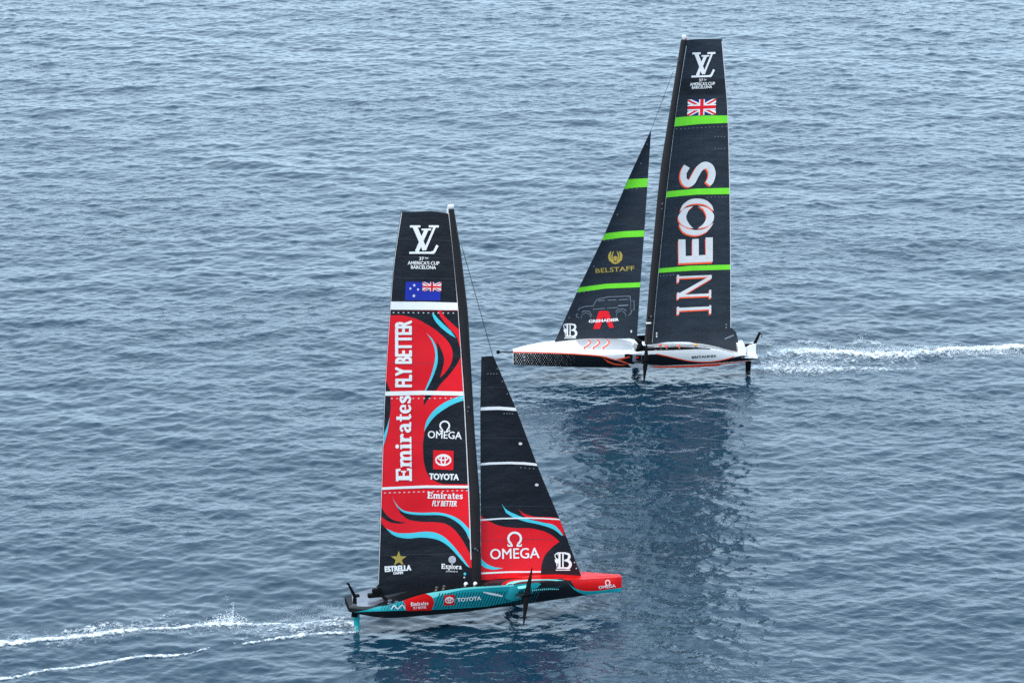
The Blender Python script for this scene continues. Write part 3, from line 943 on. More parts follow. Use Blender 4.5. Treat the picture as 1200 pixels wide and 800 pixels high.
    D.poly([(414, 716), (412, 694), (440, 686), (446, 694), (450, 704), (432, 713)], 'sterngrey', 0)
    mb.build("hull", root)
    # foil machinery: fairing, raised arm, lowered arm
    fb = MB()
    c = Vector(y.P(600, 693.5, 1.66))
    fb.box(c, (.78, .70, 1.05), M['tealfairing'], rot=Matrix.Rotation(math.radians(16), 3, 'Y'), bev=.22)
    fb.ball(c + Vector((.55, y.s * -.05, .34)), (.72, .36, .15), M['teallight'], 10, 14)
    fb.build("foil_fairing", root)
    raised_foil(y, root, (609, 695), 1.9, (617.3, 697), 5.0, (623.5, 664.5), (613.5, 732.5), 4.3, 5.7, .44, 0)
    lowered_foil(y, root, 3.45, -1.4, 2.0)
    rudder(y, root, (417.5, 719), (418.5, 741), .46, .28, M['teal'], .3)
    st = MB()
    a = Vector(y.P(415.3, 722, .5)); b = Vector(y.P(415.8, 700, .5))
    st.foil([(a + Vector((.22, 0, 0)), a - Vector((.22, 0, 0)), .3, (0, 1, 0)), (a.lerp(b, .5) + Vector((.16, 0, 0)), a.lerp(b, .5) - Vector((.16, 0, 0)), .24, (0, 1, 0)), (b + Vector((.13, 0, 0)), b - Vector((.13, 0, 0)), .2, (0, 1, 0))], M['blackmat'], 12)
    st.box(Vector(y.P(417.5, 697.5, .5)), (.42, .3, .14), M['blackmat'])
    so = st.build("rudder_post", root)
    sp = MB(); sp.tube([y.P(416, 699, .5), y.P(411.5, 690, .5), y.P(408.3, 684, .5)], [.12, .09, .06], M['blackmat'], 8)
    sp.tube([y.P(409.6, 684.6, .5), y.P(406.4, 683, .5)], .07, M['blackmat'], 8)
    sp.build("sensor_pole", so)
    # mainsail
    W1, W2, W3, W4 = crop(420, 230, 4.444), crop(420, 350, 4.444), crop(420, 450, 4.444), crop(440, 560, 5.717)
    sail = Sail(y, [(525.5, 246.2), (530, 290), (536, 352.6), (543.8, 462.5), (549.4, 571.5), (552.6, 665.8), (553.4, 682.5)],
                [(470, 248), (461.6, 304), (457, 356), (450.4, 460), (446.5, 571.5), (444.2, 640), (442.6, 686), (441.2, 697.5)],
                foot=[(553.4, 682.5), (545, 684.2), (520, 687), (495, 690.5), (470, 694.6), (452, 697.5), (441.2, 697.5)],
                head=[(525.5, 246.2), (505, 246), (490, 247.5), (470, 248)])
    mb = sail.build(M['sail_dark'], M['sail_dark'])
    P = Painter(mb, sail.map, 5.0, 0.008)
    P.polys([W2([(165, 62), (524, 60), (548, 480), (545, 494), (138, 494), (128, 480)])], 'red', 0)
    P.poly(W2(swoosh([(165, 85), (230, 86), (300, 104), (345, 128), (352, 160), (400, 205), (413, 290), (405, 350), (380, 410), (352, 478)], [(405, 476), (430, 440), (470, 398), (510, 345), (533, 300)]) + [(522, 62), (150, 62)]), 'sail_dark', 1)
    P.poly(W2(swoosh([(290, 100), (370, 141), (430, 185), (475, 235), (491, 285), (482, 335), (455, 380), (424, 411)], [(438, 365), (446, 315), (430, 260), (392, 202), (340, 155), (270, 120)])), 'red', 2)
    P.poly(W2(swoosh([(355, 178), (383, 222), (398, 270), (398, 318), (380, 390), (345, 478)], [(352, 478), (385, 412), (409, 345), (413, 300), (405, 250), (385, 208)])), 'cyan', 3)
    P.poly(W2(swoosh([(383, 76), (395, 108), (425, 145), (468, 180), (508, 204)], [(480, 165), (442, 130), (412, 100), (394, 78)])), 'cyan', 3)
    P.poly(W2(swoosh([(412, 60), (430, 97), (470, 150), (508, 192), (530, 255)], [(530, 165), (490, 130), (452, 95), (428, 60)])), 'red', 2)
    P.poly(W2([(144, 425), (155, 455), (166, 482), (130, 482)]), 'sail_dark', 2)
    # second panel
    P.poly(W3([(120, 52), (552, 52), (580, 530), (110, 540)]), 'red', 0)
    P.poly(W3(swoosh([(165, 52), (167, 120), (155, 210), (133, 285)], [(115, 290), (120, 52)])), 'sail_dark', 1)
    P.poly(W3(swoosh([(163, 170), (152, 240), (138, 295), (124, 340)], [(118, 330), (130, 270), (148, 220)])), 'cyan', 2)
    P.poly(W3(swoosh([(338, 112), (342, 80), (350, 52)], [(392, 52), (362, 78)])), 'sail_dark', 1)
    P.poly(W3(swoosh([(555, 80), (485, 106), (425, 145), (378, 187), (350, 232), (338, 290), (337, 360), (346, 430), (366, 475), (400, 504), (440, 518)], [(585, 520), (560, 80)])), 'sail_dark', 1)
    P.poly(W3(swoosh([(545, 55), (490, 75), (440, 99), (390, 139), (355, 190), (342, 245)], [(352, 228), (387, 178), (432, 140), (490, 105), (552, 82)])), 'cyan', 2)
    # third panel
    P.poly(W4(swoosh([(20, 262), (42, 300), (75, 340), (140, 365), (230, 368), (330, 358), (400, 365), (460, 395), (520, 450), (575, 520), (632, 596)], [(660, 600), (640, 72)]) + [(20, 72)]), 'red', 0)
    P.poly(W4(swoosh([(28, 170), (65, 235), (120, 279), (212, 298)], [(150, 303), (92, 291), (28, 250)])), 'sail_dark', 1)
    P.poly(W4(swoosh([(145, 190), (180, 222), (240, 240), (330, 245), (430, 245), (500, 265), (560, 305), (600, 350), (630, 415), (650, 440)], [(650, 530), (625, 490), (580, 410), (530, 345), (470, 305), (400, 293), (300, 290), (220, 274), (170, 238)])), 'sail_dark', 1)
    P.poly(W4(swoosh([(111, 125), (135, 165), (165, 200), (210, 221), (300, 230), (400, 228), (460, 235), (530, 258), (585, 295), (645, 360)], [(650, 455), (620, 390), (600, 350), (560, 305), (500, 266), (430, 247), (330, 246), (240, 241), (180, 224), (140, 185)])), 'cyan', 2)
    P.poly(W4(swoosh([(70, 335), (140, 364), (230, 367), (330, 357), (400, 364), (460, 393), (520, 450), (575, 520), (632, 600)], [(610, 586), (560, 530), (500, 465), (440, 422), (380, 403), (300, 396), (220, 403), (150, 393), (110, 375)])), 'cyan', 1)
    P.poly(W4([(585, 66), (622, 66), (622, 84)]), 'sail_dark', 1)
    # white bands, luff line, seams
    P.poly(W1([(150, 547), (345, 548), (525, 553), (525, 592), (345, 590), (150, 589)]), 'white', 4)
    P.poly(W2([(120, 482), (330, 477), (560, 482), (560, 503), (330, 499), (120, 504)]), 'white', 4)
    P.poly(W3([(105, 536), (230, 530), (350, 525), (590, 527), (590, 540), (350, 539), (230, 543), (105, 549)]), 'white', 4)
    P.line([(526, 249), (530.6, 290), (536.2, 352.6), (543.6, 462.5), (549, 571.5), (552, 655)], 1.5, 'offwhite', 5)
    P.line([(470.6, 249), (462.2, 304), (457.6, 356), (451, 460), (447.1, 571.5), (444.8, 640), (443.2, 684)], .8, 'offwhite', 5)
    for k in range(13): P.layer = 5
    dashes(P, (461, 366), (531, 366.5), 13, 'offwhite', 1.1, 1.8)
    dashes(P, (459, 466.5), (541, 466), 14, 'offwhite', 1.0, 1.8)
    dashes(P, (451, 577), (547, 574), 18, 'offwhite', 1.0, 2.2)
    for a, b in (((466, 300), (531, 303)), ((466, 280), (528, 282)), ((463, 325), (533, 327)), ((448, 520), (546, 518)), ((445.5, 650), (552, 648)), ((446, 610), (551, 606)), ((452, 425), (541, 426))):
        P.line([a, b], .5, 'seam', 0, smooth=False)
    # writing
    crossed_monogram(P, W1)
    P.text("37", W1([(316, 331)])[0], W1([(341, 331)])[0], 3.6, 'white', 5, bold=.04)
    P.text("TH", W1([(343, 325)])[0], W1([(362, 325)])[0], 1.9, 'white', 5, bold=.04)
    P.text("AMERICA'S CUP", W1([(256, 354)])[0], W1([(421, 356)])[0], 3.9, 'white', 5, bold=.03)
    P.text("BARCELONA", W1([(273, 376)])[0], W1([(403, 378)])[0], 3.9, 'white', 5, bold=.03)
    P.poly(W1([(246, 443), (431, 446), (426, 542), (241, 540)]), 'blue', 4)
    union_flag(P, W1([(333, 445), (432, 446), (430, 494), (332, 492)]), 5)
    for x, yy, r in ((290, 462, 9), (270, 479, 8), (310, 484, 8), (288, 517, 10)):
        q = W1([(x, yy)])[0]
        star(P, q[0], q[1], r / 4.444, 'white', layer=6); 
    P.serif("Emirates", (482.6, 563), (481.3, 463.6), 18.8, 'white', 5)
    P.text("FLY BETTER", (482.2, 453.3), (482, 375), 19.2, 'white', 5, bold=.035)
    q = W3([(449, 218)])[0]; P.layer = 5
    omega_sign(P, q[0], q[1], 5.4, 'white')
    P.text("OMEGA", W3([(360, 278)])[0], W3([(537, 284)])[0], 8.3, 'white', 5, bold=.015)
    P.poly(W3([(389, 342), (495, 345), (494, 445), (388, 441)]), 'red', 4)
    q = W3([(441, 393)])[0]; P.layer = 5
    oval_emblem(P, q[0], q[1], 8.6, 6.0, 'white')
    P.text("TOYOTA", W3([(367, 493)])[0], W3([(522, 497)])[0], 7.0, 'white', 5, bold=.05)
    P.serif("Emirates", W4([(347, 134)])[0], W4([(582, 138)])[0], 7.6, 'white', 5)
    P.text("FLY BETTER", W4([(378, 184)])[0], W4([(543, 187)])[0], 6.4, 'white', 5, bold=.03, slant=.15)
    q = W4([(155, 538)])[0]
    star(P, q[0], q[1], 9.6, 'gold', layer=5)
    P.text("ESTRELLA", W4([(62, 624)])[0], W4([(240, 614)])[0], 6.4, 'white', 5, bold=.07)
    P.text("DAMM", W4([(120, 642)])[0], W4([(184, 638)])[0], 2.9, 'white', 5, bold=.06)
    q = W4([(513, 543)])[0]
    P.poly(ellipse(q[0], q[1], 4.3, 4.3, 22), 'grey', 5); P.layer = 6
    for r in (3.9, 2.6, 1.3): P.ring(q[0], q[1], r, r, .7, 'offwhite')
    P.serif("Explora", W4([(440, 603)])[0], W4([(577, 608)])[0], 5.8, 'white', 5)
    P.text("JOURNEYS", W4([(470, 625)])[0], W4([(550, 628)])[0], 1.6, 'offwhite', 5, bold=.03)
    for x, yy, r, mm in ((598, 638, 9, 'cyan'), (594, 662, 6, 'offwhite')):
        q = W4([(x, yy)])[0]; P.poly(ellipse(q[0], q[1], r / 5.7, r / 5.7, 10), mm, 5)
    so = mb.build("mainsail", root)
    # clew gear at the foot of the leech
    g = MB()
    g.box(y.P(441.5, 693, 0), (.62, .4, .5), M['blackmat'], bev=.1); g.box(y.P(438.5, 697, .1), (.9, .35, .28), M['blackmat'], bev=.08)
    g.tube([y.P(434, 696, 0), y.P(446, 697, .2), y.P(455, 703, .5)], .10, M['blackmat'], 8)
    g.build("clew_gear", root)
    # mast, its cap and fittings
    mb, secs = make_mast(y, [(524.8, 244.5), (536, 352.6), (543.8, 462.5), (549.4, 571.5), (552.6, 682)], [(532, 244.5), (539.5, 290), (548.4, 365), (556.4, 507.5), (562.3, 582), (564, 684)], root)
    mo = mb.build("mast", root)
    cb = MB(); cb.box(y.P(528.2, 242.2), (.40, .28, .24), M['offwhite'], bev=.06); cb.tube([y.P(525, 250), y.P(525.2, 244)], .09, M['offwhite'], 6)
    cb.build("masthead_cap", mo)
    for px, py, r in ((536, 272, .07), (549, 477, .10), (548.5, 482, .08), (557, 643, .12), (559.5, 644.5, .10)):
        f = MB(); f.ball(y.P(px, py, .30), r, M['seam'], 6, 8); f.build("mast_fitting", mo)
    f = MB(); f.box(y.P(557.5, 643, .2), (.55, .25, .09), M['blackmat']); f.build("mast_collar", mo)
    # jib
    J5, J6 = crop(540, 400, 4.444), crop(560, 560, 4.444)
    jib = Sail(y, [(578, 417), (604.8, 478.7), (629.2, 544), (635.6, 560), (655.8, 608), (681.5, 675.5)],
               [(564, 418), (562.8, 478.7), (563, 544), (563.4, 610), (564, 683)],
               foot=[(681.5, 675.5), (650, 676), (620, 677.8), (590, 680), (564, 683)], camber=.075, twist=.5, th_luff=.06, th_leech=.02)
    mb = jib.build(M['sail_dark'], M['sail_dark'], 18, 60)
    P = Painter(mb, jib.map, 5.0, 0.007)
    P.poly(J6(swoosh([(0, 190), (20, 198), (60, 225), (120, 249), (200, 259), (270, 260), (340, 275), (390, 300), (425, 330)], [(390, 355), (350, 400), (332, 450), (327, 520)]) + [(0, 530)]), 'red', 0)
    P.poly(J6(swoosh([(210, 158), (237, 182), (300, 200), (422, 212), (452, 302)], [(400, 245), (340, 228), (270, 212), (232, 192)])), 'red', 0)
    P.poly(J6(swoosh([(124, 133), (150, 164), (200, 189), (270, 214), (340, 230), (400, 246), (444, 296)], [(436, 298), (390, 264), (320, 241), (250, 226), (190, 206), (146, 180)])), 'cyan', 1)
    P.poly(J6(swoosh([(0, 400), (40, 440), (80, 460), (132, 468)], [(80, 476), (40, 466), (0, 440)])), 'cyan', 1)
    P.poly(J5([(90, 343), (150, 339), (200, 338), (300, 345), (300, 361), (200, 355), (150, 356), (90, 359)]), 'white', 2)
    P.poly(J5([(90, 634), (150, 628), (250, 625), (330, 627), (410, 635), (410, 648), (330, 640), (250, 637), (150, 640), (90, 645)]), 'white', 2)
    P.poly(J6([(0, 214), (120, 206), (250, 203), (340, 205), (440, 211), (440, 218), (340, 212), (250, 210), (120, 213), (0, 222)]), 'white', 2)
    P.poly(J6([(10, 490), (170, 483), (328, 482), (327, 490), (170, 491), (10, 499)]), 'white', 2)
    P.line(J6([(10, 328), (200, 318), (400, 318)]), .4, 'seam', 1); P.line(J6([(10, 150), (200, 145), (390, 148)]), .5, 'seam', 1)
    P.line(J5([(100, 505), (200, 500), (340, 506)]), .5, 'seam', 1); P.line(J5([(100, 240), (170, 237), (240, 240)]), .5, 'seam', 1)
    for a, b, n in (((140, 167), (187, 167), 4), ((225, 373), (268, 375), 4), ((312, 655), (380, 660), 4)):
        a, b = J5([a, b]); dashes(P, a, b, n, 'grey', 1.0, 1.6)
    for x, yy in ((190, 142), (216, 208), (242, 271)):
        q = J5([(x, yy)])[0]; P.poly(ellipse(q[0], q[1], .8, .8, 8), 'grey', 3)
    for x, yy in ((310, 531), (395, 745)):
        q = J5([(x, yy)])[0]; P.poly(ellipse(q[0], q[1], 2.2, 1.7, 12), 'offwhite', 3)
    q = J6([(191, 318)])[0]; P.layer = 4
    omega_sign(P, q[0], q[1], 7.4, 'white')
    P.text("OMEGA", J6([(64, 420)])[0], J6([(321, 413)])[0], 11.8, 'white', 4, bold=.012)
    trophy_letter(P, lambda pts: J6([(398 + x * .86, 382 + yy * .96) for x, yy in pts]))
    for x, yy in ((503, 437), (512, 468)):
        q = J6([(x, yy)])[0]; P.poly(ellipse(q[0], q[1], .8, .8, 8), 'offwhite', 3)
    mb.build("jib", root)
    cables("forestay", [y.P(541, 288), y.P(577.5, 417)], .022, root)
    return y, root, H

RED_Y, RED_ROOT, RED_H = build_red_yacht()

# ================================================================== the white and black yacht (far)
def build_white_yacht():
    y = Yacht((10.93, 264.5, 0), 185.0, 1)
    root = y.root("white and black foiling yacht with lime banded slate sails, sailing left behind the red one", "foiling racing yachts")
    H = Hull(y, [
        (-9.05, 1.2, 1.36, 1.16, 1.18, 1.14, 1.40, 0), (-7.8, 1.62, 1.68, 1.52, 1.05, 1.0, 1.45, .0), (-7.0, 1.8, 1.98, 1.6, .96, .85, 1.58, .05), (-5.6, 1.98, 2.28, 1.62, .84, .7, 1.95, .25),
        (-4.4, 2.1, 2.46, 1.62, .80, .6, 2.16, .75), (-2.2, 2.2, 2.46, 1.62, .78, .52, 2.30, .85), (0.2, 2.2, 2.44, 1.62, .83, .5, 2.38, .8), (1.5, 2.18, 2.28, 1.6, .88, .6, 2.72, .10),
        (4.0, 1.98, 2.18, 1.48, .93, .75, 2.86, 0), (6.3, 1.6, 2.26, 1.22, .95, .85, 2.80, 0), (7.6, 1.25, 2.27, 1.0, .97, .9, 2.72, 0), (9.0, .9, 2.25, .74, .98, .93, 2.60, 0), (10.3, .52, 2.19, .46, .99, .96, 2.34, 0), (10.95, .30, 2.12, .28, .99, .97, 2.14, 0)], lift=.50)
    mb = H.build(M['whitepaint'], M['whitepaint'], M['hullblack'])
    P = Painter(mb, H.map_side, 4.0, 0.004)
    B6, B7 = crop(590, 370, 7.5), crop(740, 370, 7.5)
    # black fore side with orange edge
    P.poly(B6(swoosh([(60, 312), (85, 318), (300, 320), (600, 330), (850, 350), (990, 388), (1100, 430)], [(1140, 470), (700, 475), (60, 460)])), 'hullblack', 0)
    P.line(B6([(70, 319), (300, 322), (600, 334), (850, 353), (985, 388)]), 1.2, 'orangepaint', 1)
    for i in range(46):
        for j in range(7):
            x = 100 + i * 20 + (j % 2) * 10; yy = 334 + j * 17
            r = 5.2 * max(0, 1 - (x - 90) / 720.0) * (0.6 + .6 * ((i * 7 + j * 13) % 5) / 5)
            lim = 322 + max(0, x - 300) * .06
            if r > 1.3 and yy > lim:
                q = B6([(x, yy)])[0]
                P.poly(ellipse(q[0], q[1], r / 7.5, r / 7.5, 6), 'offwhite', 1)
    P.poly(B6(swoosh([(870, 362), (920, 395), (990, 418), (1080, 428)], [(1050, 436), (980, 432), (915, 408)])), 'orangepaint', 2)
    P.poly(B6([(985, 380), (1110, 355), (1110, 365), (1025, 384), (1110, 420), (1095, 428)]), 'orangepaint', 2)
    P.poly(B6([(1025, 384), (1150, 355), (1150, 425), (1110, 420)]), 'hullblack', 1)
    # black swoosh amidships and aft
    P.poly(B7(swoosh([(-60, 330), (60, 345), (140, 340), (230, 338), (330, 360), (430, 385), (520, 402), (640, 410), (760, 398), (880, 370), (990, 345), (1060, 350)], [(1110, 375), (1000, 393), (800, 410), (640, 422), (500, 428), (380, 432), (250, 436), (160, 428), (60, 415), (-60, 425)])), 'hullblack', 0)
    P.line(B7([(220, 334), (330, 358), (430, 381), (520, 398), (640, 406), (740, 398), (840, 378), (900, 358)]), 1.1, 'orangepaint', 2)
    P.poly(B7(swoosh([(160, 437), (250, 440), (380, 438), (520, 433), (640, 426), (800, 414), (1000, 397), (1115, 380)], [(1115, 392), (1000, 403), (780, 428), (770, 445), (640, 455), (500, 462), (360, 468), (210, 468)])), 'orangepaint', 1)
    P.poly(B7([(560, 440), (690, 433), (782, 428), (772, 446), (640, 456)]), 'redpaint', 2)
    P.poly(B7([(130, 425), (220, 437), (240, 460), (170, 448)]), 'silver', 1)
    P.text("BRITANNIA", B7([(530, 374)])[0], B7([(748, 360)])[0], 2.6, 'hullblack', 3, bold=.05)
    P.poly(B7([(640, 300), (900, 338), (990, 350), (900, 362), (800, 372), (660, 330)]), 'silver', 0) if False else None
    D = Painter(mb, H.map_deck, 4.0, 0.004)
    D.poly(B6(swoosh([(640, 215), (800, 205), (1000, 198), (1160, 192), (1178, 215), (1170, 300)], [(1080, 300), (900, 296), (720, 285), (660, 250)])), 'silver', 0)
    for x in (740, 820, 905):
        D.line(B6([(x, 212), (x + 24, 235), (x - 2, 265), (x - 32, 280), (x - 22, 300)]), 1.5, 'orangepaint', 2)
        D.line(B6([(x - 6, 212), (x + 14, 235), (x - 10, 262), (x - 40, 278), (x - 30, 300)]), 1.2, 'whitepaint', 1)
    D.poly(B7(swoosh([(130, 250), (250, 242), (420, 242), (640, 258), (800, 290), (905, 322)], [(880, 326), (760, 300), (640, 285), (420, 275), (130, 280)])), 'silver', 0)
    mb.build("hull", root)
    # foil housing, arms
    fb = MB()
    c = Vector(y.P(746.5, 418.5, 1.95))
    fb.box(c, (.80, .5, .72), M['fairinggrey'], bev=.12)
    fb.box(c + Vector((-.1, .24, .05)), (.42, .1, .40), M['blackmat'], bev=.04); fb.box(c + Vector((.0, .29, .08)), (.16, .06, .12), M['redpaint'], bev=.02)
    fb.build("foil_fairing", root)
    raised_foil(y, root, (751, 421), 1.95, (756.7, 423), 5.0, (758, 401), (754.4, 450), 4.4, 5.5, .42, 0)
    lowered_foil(y, root, .42, -1.5, 1.9)
    rudder(y, root, (877, 423), (876.5, 441), .48, .36, M['blackmat'], .3)
    sb = MB()
    bm = bmesh.new()
    def wedge(pts_px, n0, n1, m):
        a = [y.P(px, py, n0) for px, py in pts_px]; b = [(x, y.s * n1, z) for x, _, z in a]
        k = len(a)
        sb.add(a + b, [tuple(range(k)), tuple(range(k, 2 * k))] + [(i, (i + 1) % k, k + (i + 1) % k, k + i) for i in range(k)], m, smooth=False)
    bm.free()
    wedge([(864.5, 405.5), (872.5, 404.6), (874.5, 408), (873.5, 416), (865.5, 415)], .9, -.5, M['whitepaint'])
    wedge([(873.3, 408.7), (879, 405), (886, 403.3), (886, 420), (877.5, 419.4)], .75, .1, M['whitepaint'])
    so = sb.build("stern_fairing", root)
    sp = MB(); sp.tube([y.P(873, 404.6, .4), y.P(884.5, 403.2, .4)], [.12, .12], M['blackmat'], 8)
    sp.tube([y.P(883.5, 404, .4), y.P(887, 397, .4), y.P(890.3, 389.6, .4)], [.14, .12, .10], M['blackmat'], 8)
    sp.tube([y.P(890.3, 390, .4), y.P(892.8, 392, .4), y.P(892.6, 395, .4)], .05, M['blackmat'], 6)
    sp.build("sensor_pole", so)
    # forward edge of the mast pit
    ar = MB(); ar.tube([y.P(744.5, 397, .5), y.P(750, 401, .7), y.P(751, 405, .8), y.P(746, 410.3, 1.2)], [.10, .22, .22, .08], M['blackmat'], 8)
    ar.build("mast_pit_lip", root)
    bw = MB(); bw.tube([y.P(603, 412.5, 0), y.P(583.5, 412.4, 0)], .045, M['blackmat'], 8); bw.ball(y.P(583.8, 412.4, 0), (.16, .13, .16), M['blackmat'], 8, 10)
    bw.build("bow_pole", root)
    # mainsail
    A1, A2, A3 = crop(740, 30, 5), crop(740, 170, 5), crop(740, 290, 5)
    sail = Sail(y, [(804.6, 47), (793, 122), (787, 170), (780, 230), (771, 319), (766, 374), (763.6, 403)],
                [(846.4, 46), (851, 100), (853.4, 136), (855.6, 224), (856.6, 312), (856.9, 384), (862.4, 388.5), (865.4, 400), (864.2, 412.6)],
                foot=[(763.6, 403), (782, 401.6), (806, 401.8), (830, 405.4), (845, 409.5), (855, 412.4), (864.2, 412.6)], camber=.08, twist=.8)
    mb = sail.build(M['sail_slate'], M['sail_slate'])
    P = Painter(mb, sail.map, 5.0, 0.008)
    P.poly(A1([(240, 540), (400, 527), (580, 527), (580, 570), (400, 577), (240, 593)]), 'green', 2)
    P.poly(A2([(190, 273), (380, 255), (590, 250), (590, 287), (380, 290), (190, 308)]), 'green', 2)
    P.poly(A2([(145, 724), (350, 706), (600, 699), (600, 728), (350, 735), (145, 749)]), 'green', 2)
    P.poly([(797, 92), (850, 92), (853, 110), (794, 112)], 'sail_dark', 0)
    P.line([(804, 54), (793.2, 122), (787.2, 170), (780.2, 230), (771.2, 319), (766.2, 374), (764, 401)], 1.1, 'offwhite', 3)
    P.line([(846, 48), (850.6, 100), (853, 136), (855.2, 224), (856.2, 312), (856.5, 384)], 1.0, 'offwhite', 3)
    for (a, b) in (((797, 150), (776, 400)), ((802, 150), (784, 400)), ((850, 150), (852, 380)), ((826, 60), (822, 400))):
        P.line([a, b], .6, 'seam_dark', 0, smooth=False)
    for py in (112, 165, 178, 196, 246, 264, 290, 335, 352, 372, 388):
        P.line([(775, py + 1), (815, py - .6), (856, py - .6)], .45, 'seam_dark', 0)
    dashes(P, (793, 151), (851, 148), 13, 'grey', .8, 1.4)
    for a, b, n in (((838, 160), (849, 160), 4), ((838, 174), (849, 174), 4), ((829, 231), (851, 230.5), 6), ((774, 323), (789, 321.5), 5)):
        dashes(P, a, b, n, 'grey', .8, 1.4)
    crossed_monogram(P, lambda pts: A1([(353 + (x - 264) * .90 - (yy - 150) * .02, 160 + (yy - 152) * .985 - (x - 264) * .02) for x, yy in pts]))
    P.text("37", A1([(396, 328)])[0], A1([(420, 326)])[0], 3.0, 'white', 5, bold=.04); P.text("TH", A1([(422, 322)])[0], A1([(438, 321)])[0], 1.6, 'white', 5, bold=.04)
    P.text("AMERICA'S CUP", A1([(342, 353)])[0], A1([(490, 347)])[0], 3.4, 'white', 5, bold=.03)
    P.text("BARCELONA", A1([(354, 371)])[0], A1([(472, 366)])[0], 3.2, 'white', 5, bold=.03)
    union_flag(P, A1([(330, 434), (496, 429), (493, 521), (326, 529)]), 3)
    P.poly(A3([(545, 530), (598, 508), (600, 516), (548, 538)]), 'grey', 3)
    for x, yy in ((555, 450), (555, 468)):
        q = A3([(x, yy)])[0]; P.poly(ellipse(q[0], q[1], 1.0, 1.0, 8), 'grey', 3)
    for x, yy in ((147, 502), (147, 519)):
        q = A3([(x, yy)])[0]; P.poly(ellipse(q[0], q[1], 1.0, 1.5, 8), 'offwhite', 3)
    # big letters, each with an orange edge below and to the left
    I_ = [A3(q) for q in ([(272, 352), (462, 344), (462, 360), (272, 370)], [(266, 346), (279, 346), (279, 390), (266, 391)], [(455, 337), (467, 337), (467, 386), (455, 386)])]
    N_ = [A3(q) for q in ([(272, 276), (462, 268), (462, 282), (272, 290)], [(455, 247), (467, 246), (467, 294), (455, 294)], [(266, 264), (279, 262), (279, 300), (266, 301)],
                          [(272, 168), (470, 160), (470, 170), (272, 180)], [(266, 160), (279, 159), (279, 202), (266, 203)], [(470, 160), (470, 180), (300, 280), (273, 281), (273, 270)])]
    E_ = [A2(q) for q in ([(276, 652), (476, 640), (476, 682), (276, 692)], [(274, 552), (316, 552), (318, 668), (276, 668)], [(356, 550), (394, 548), (394, 665), (356, 668)], [(434, 541), (476, 540), (476, 665), (436, 665)])]
    O_ = [A2(q) for q in (swoosh([(284, 386), (300, 350), (340, 320), (386, 313), (435, 322), (470, 352), (482, 386)], [(465, 372), (432, 350), (385, 342), (330, 352), (300, 378)]),
                          swoosh([(276, 462), (300, 505), (340, 524), (386, 528), (435, 510), (465, 480), (480, 455)], [(462, 468), (432, 488), (385, 498), (330, 490), (296, 474)]),
                          swoosh([(362, 356), (310, 372), (280, 405), (274, 430), (290, 462), (325, 482), (362, 487)], [(340, 465), (325, 440), (321, 415), (335, 380)]),
                          swoosh([(390, 354), (440, 366), (475, 395), (484, 420), (472, 455), (440, 477), (388, 488)], [(420, 462), (436, 435), (438, 410), (422, 375)]))]
    S_ = [A2(q) for q in stroke([(325, 124), (306, 160), (306, 200), (326, 224), (352, 216), (374, 178), (398, 138), (428, 118), (458, 128), (472, 165), (464, 205), (448, 228)], [38, 36, 38, 42, 40, 40, 40, 40, 42, 42, 40, 36])]
    for g, dx, dy in ((I_, -.8, 1.7), (N_, -.8, 1.7), (E_, -.8, 2.2), (O_, -.9, 1.7), (S_, -1.6, 1.4)):
        P.polys([[(x + dx, yy + dy) for x, yy in q] for q in g], 'orange', 3)
        P.polys(g, 'offwhite', 4)
    mb.build("mainsail", root)
    # mast
    mb, secs = make_mast(y, [(804.6, 46.5), (793, 122), (787, 170), (780, 230), (771, 319), (766, 374), (763.4, 403)], [(798, 46.5), (775, 190), (770, 234), (761, 330), (755, 403)], root)
    mo = mb.build("mast", root)
    cb = MB(); cb.box(y.P(801.6, 43.4), (.34, .26, .28), M['offwhite'], bev=.06); cb.tube([y.P(803.5, 50), y.P(804, 45)], .07, M['redpaint'], 6)
    cb.build("masthead_cap", mo)
    for px, py, r in ((795, 72, .07), (776, 239, .11), (775.5, 245, .08), (763, 371, .12)):
        f = MB(); f.ball(y.P(px, py, .28), r, M['seam'], 6, 8); f.build("mast_fitting", mo)
    f = MB(); f.box(y.P(760, 378.5, .28), (.42, .12, .12), M['helmet_white'], bev=.03); f.build("mast_band", mo)
    f = MB(); f.box(y.P(762.5, 371.5, .2), (.5, .2, .1), M['blackmat']); f.build("mast_collar", mo)
    # jib
    C4, C5, C7 = crop(630, 140, 5), crop(630, 260, 5), crop(670, 335, 11.433)
    jib = Sail(y, [(762, 154), (736, 210), (706, 280), (677, 340), (649, 402.4)], [(763, 154), (759.2, 210), (755.2, 270), (750.2, 336), (746.5, 396.5)],
               foot=[(649, 402.4), (672, 400.3), (700, 398.2), (725, 397.2), (746.5, 396.5)], camber=.07, twist=.45, th_luff=.06, th_leech=.02)
    mb = jib.build(M['sail_slate'], M['sail_slate'], 18, 60)
    P = Painter(mb, jib.map, 5.0, 0.007)
    P.poly([(728, 210.6), (745, 209.6), (762, 208.8), (762, 219), (745, 219.8), (725, 222.2)], 'green', 1)
    P.poly([(700, 274.5), (730, 271), (760, 269.6), (760, 277), (730, 278.2), (700, 282.2)], 'green', 1)
    P.poly([(672, 337.6), (710, 332.4), (755, 330.6), (755, 336.2), (710, 338), (672, 343)], 'green', 1)
    for a, b, n in (((735, 221.5), (746, 221), 3), ((708, 281.8), (718, 280.8), 3), ((679, 342.5), (690, 341), 3)):
        dashes(P, a, b, n, 'grey', .7, 1.4)
    for a in ((758.5, 169), (751, 191.5), (723.5, 251.5), (696, 312), (667, 372)):
        P.poly(ellipse(*a, .8, .8, 8), 'grey', 2)
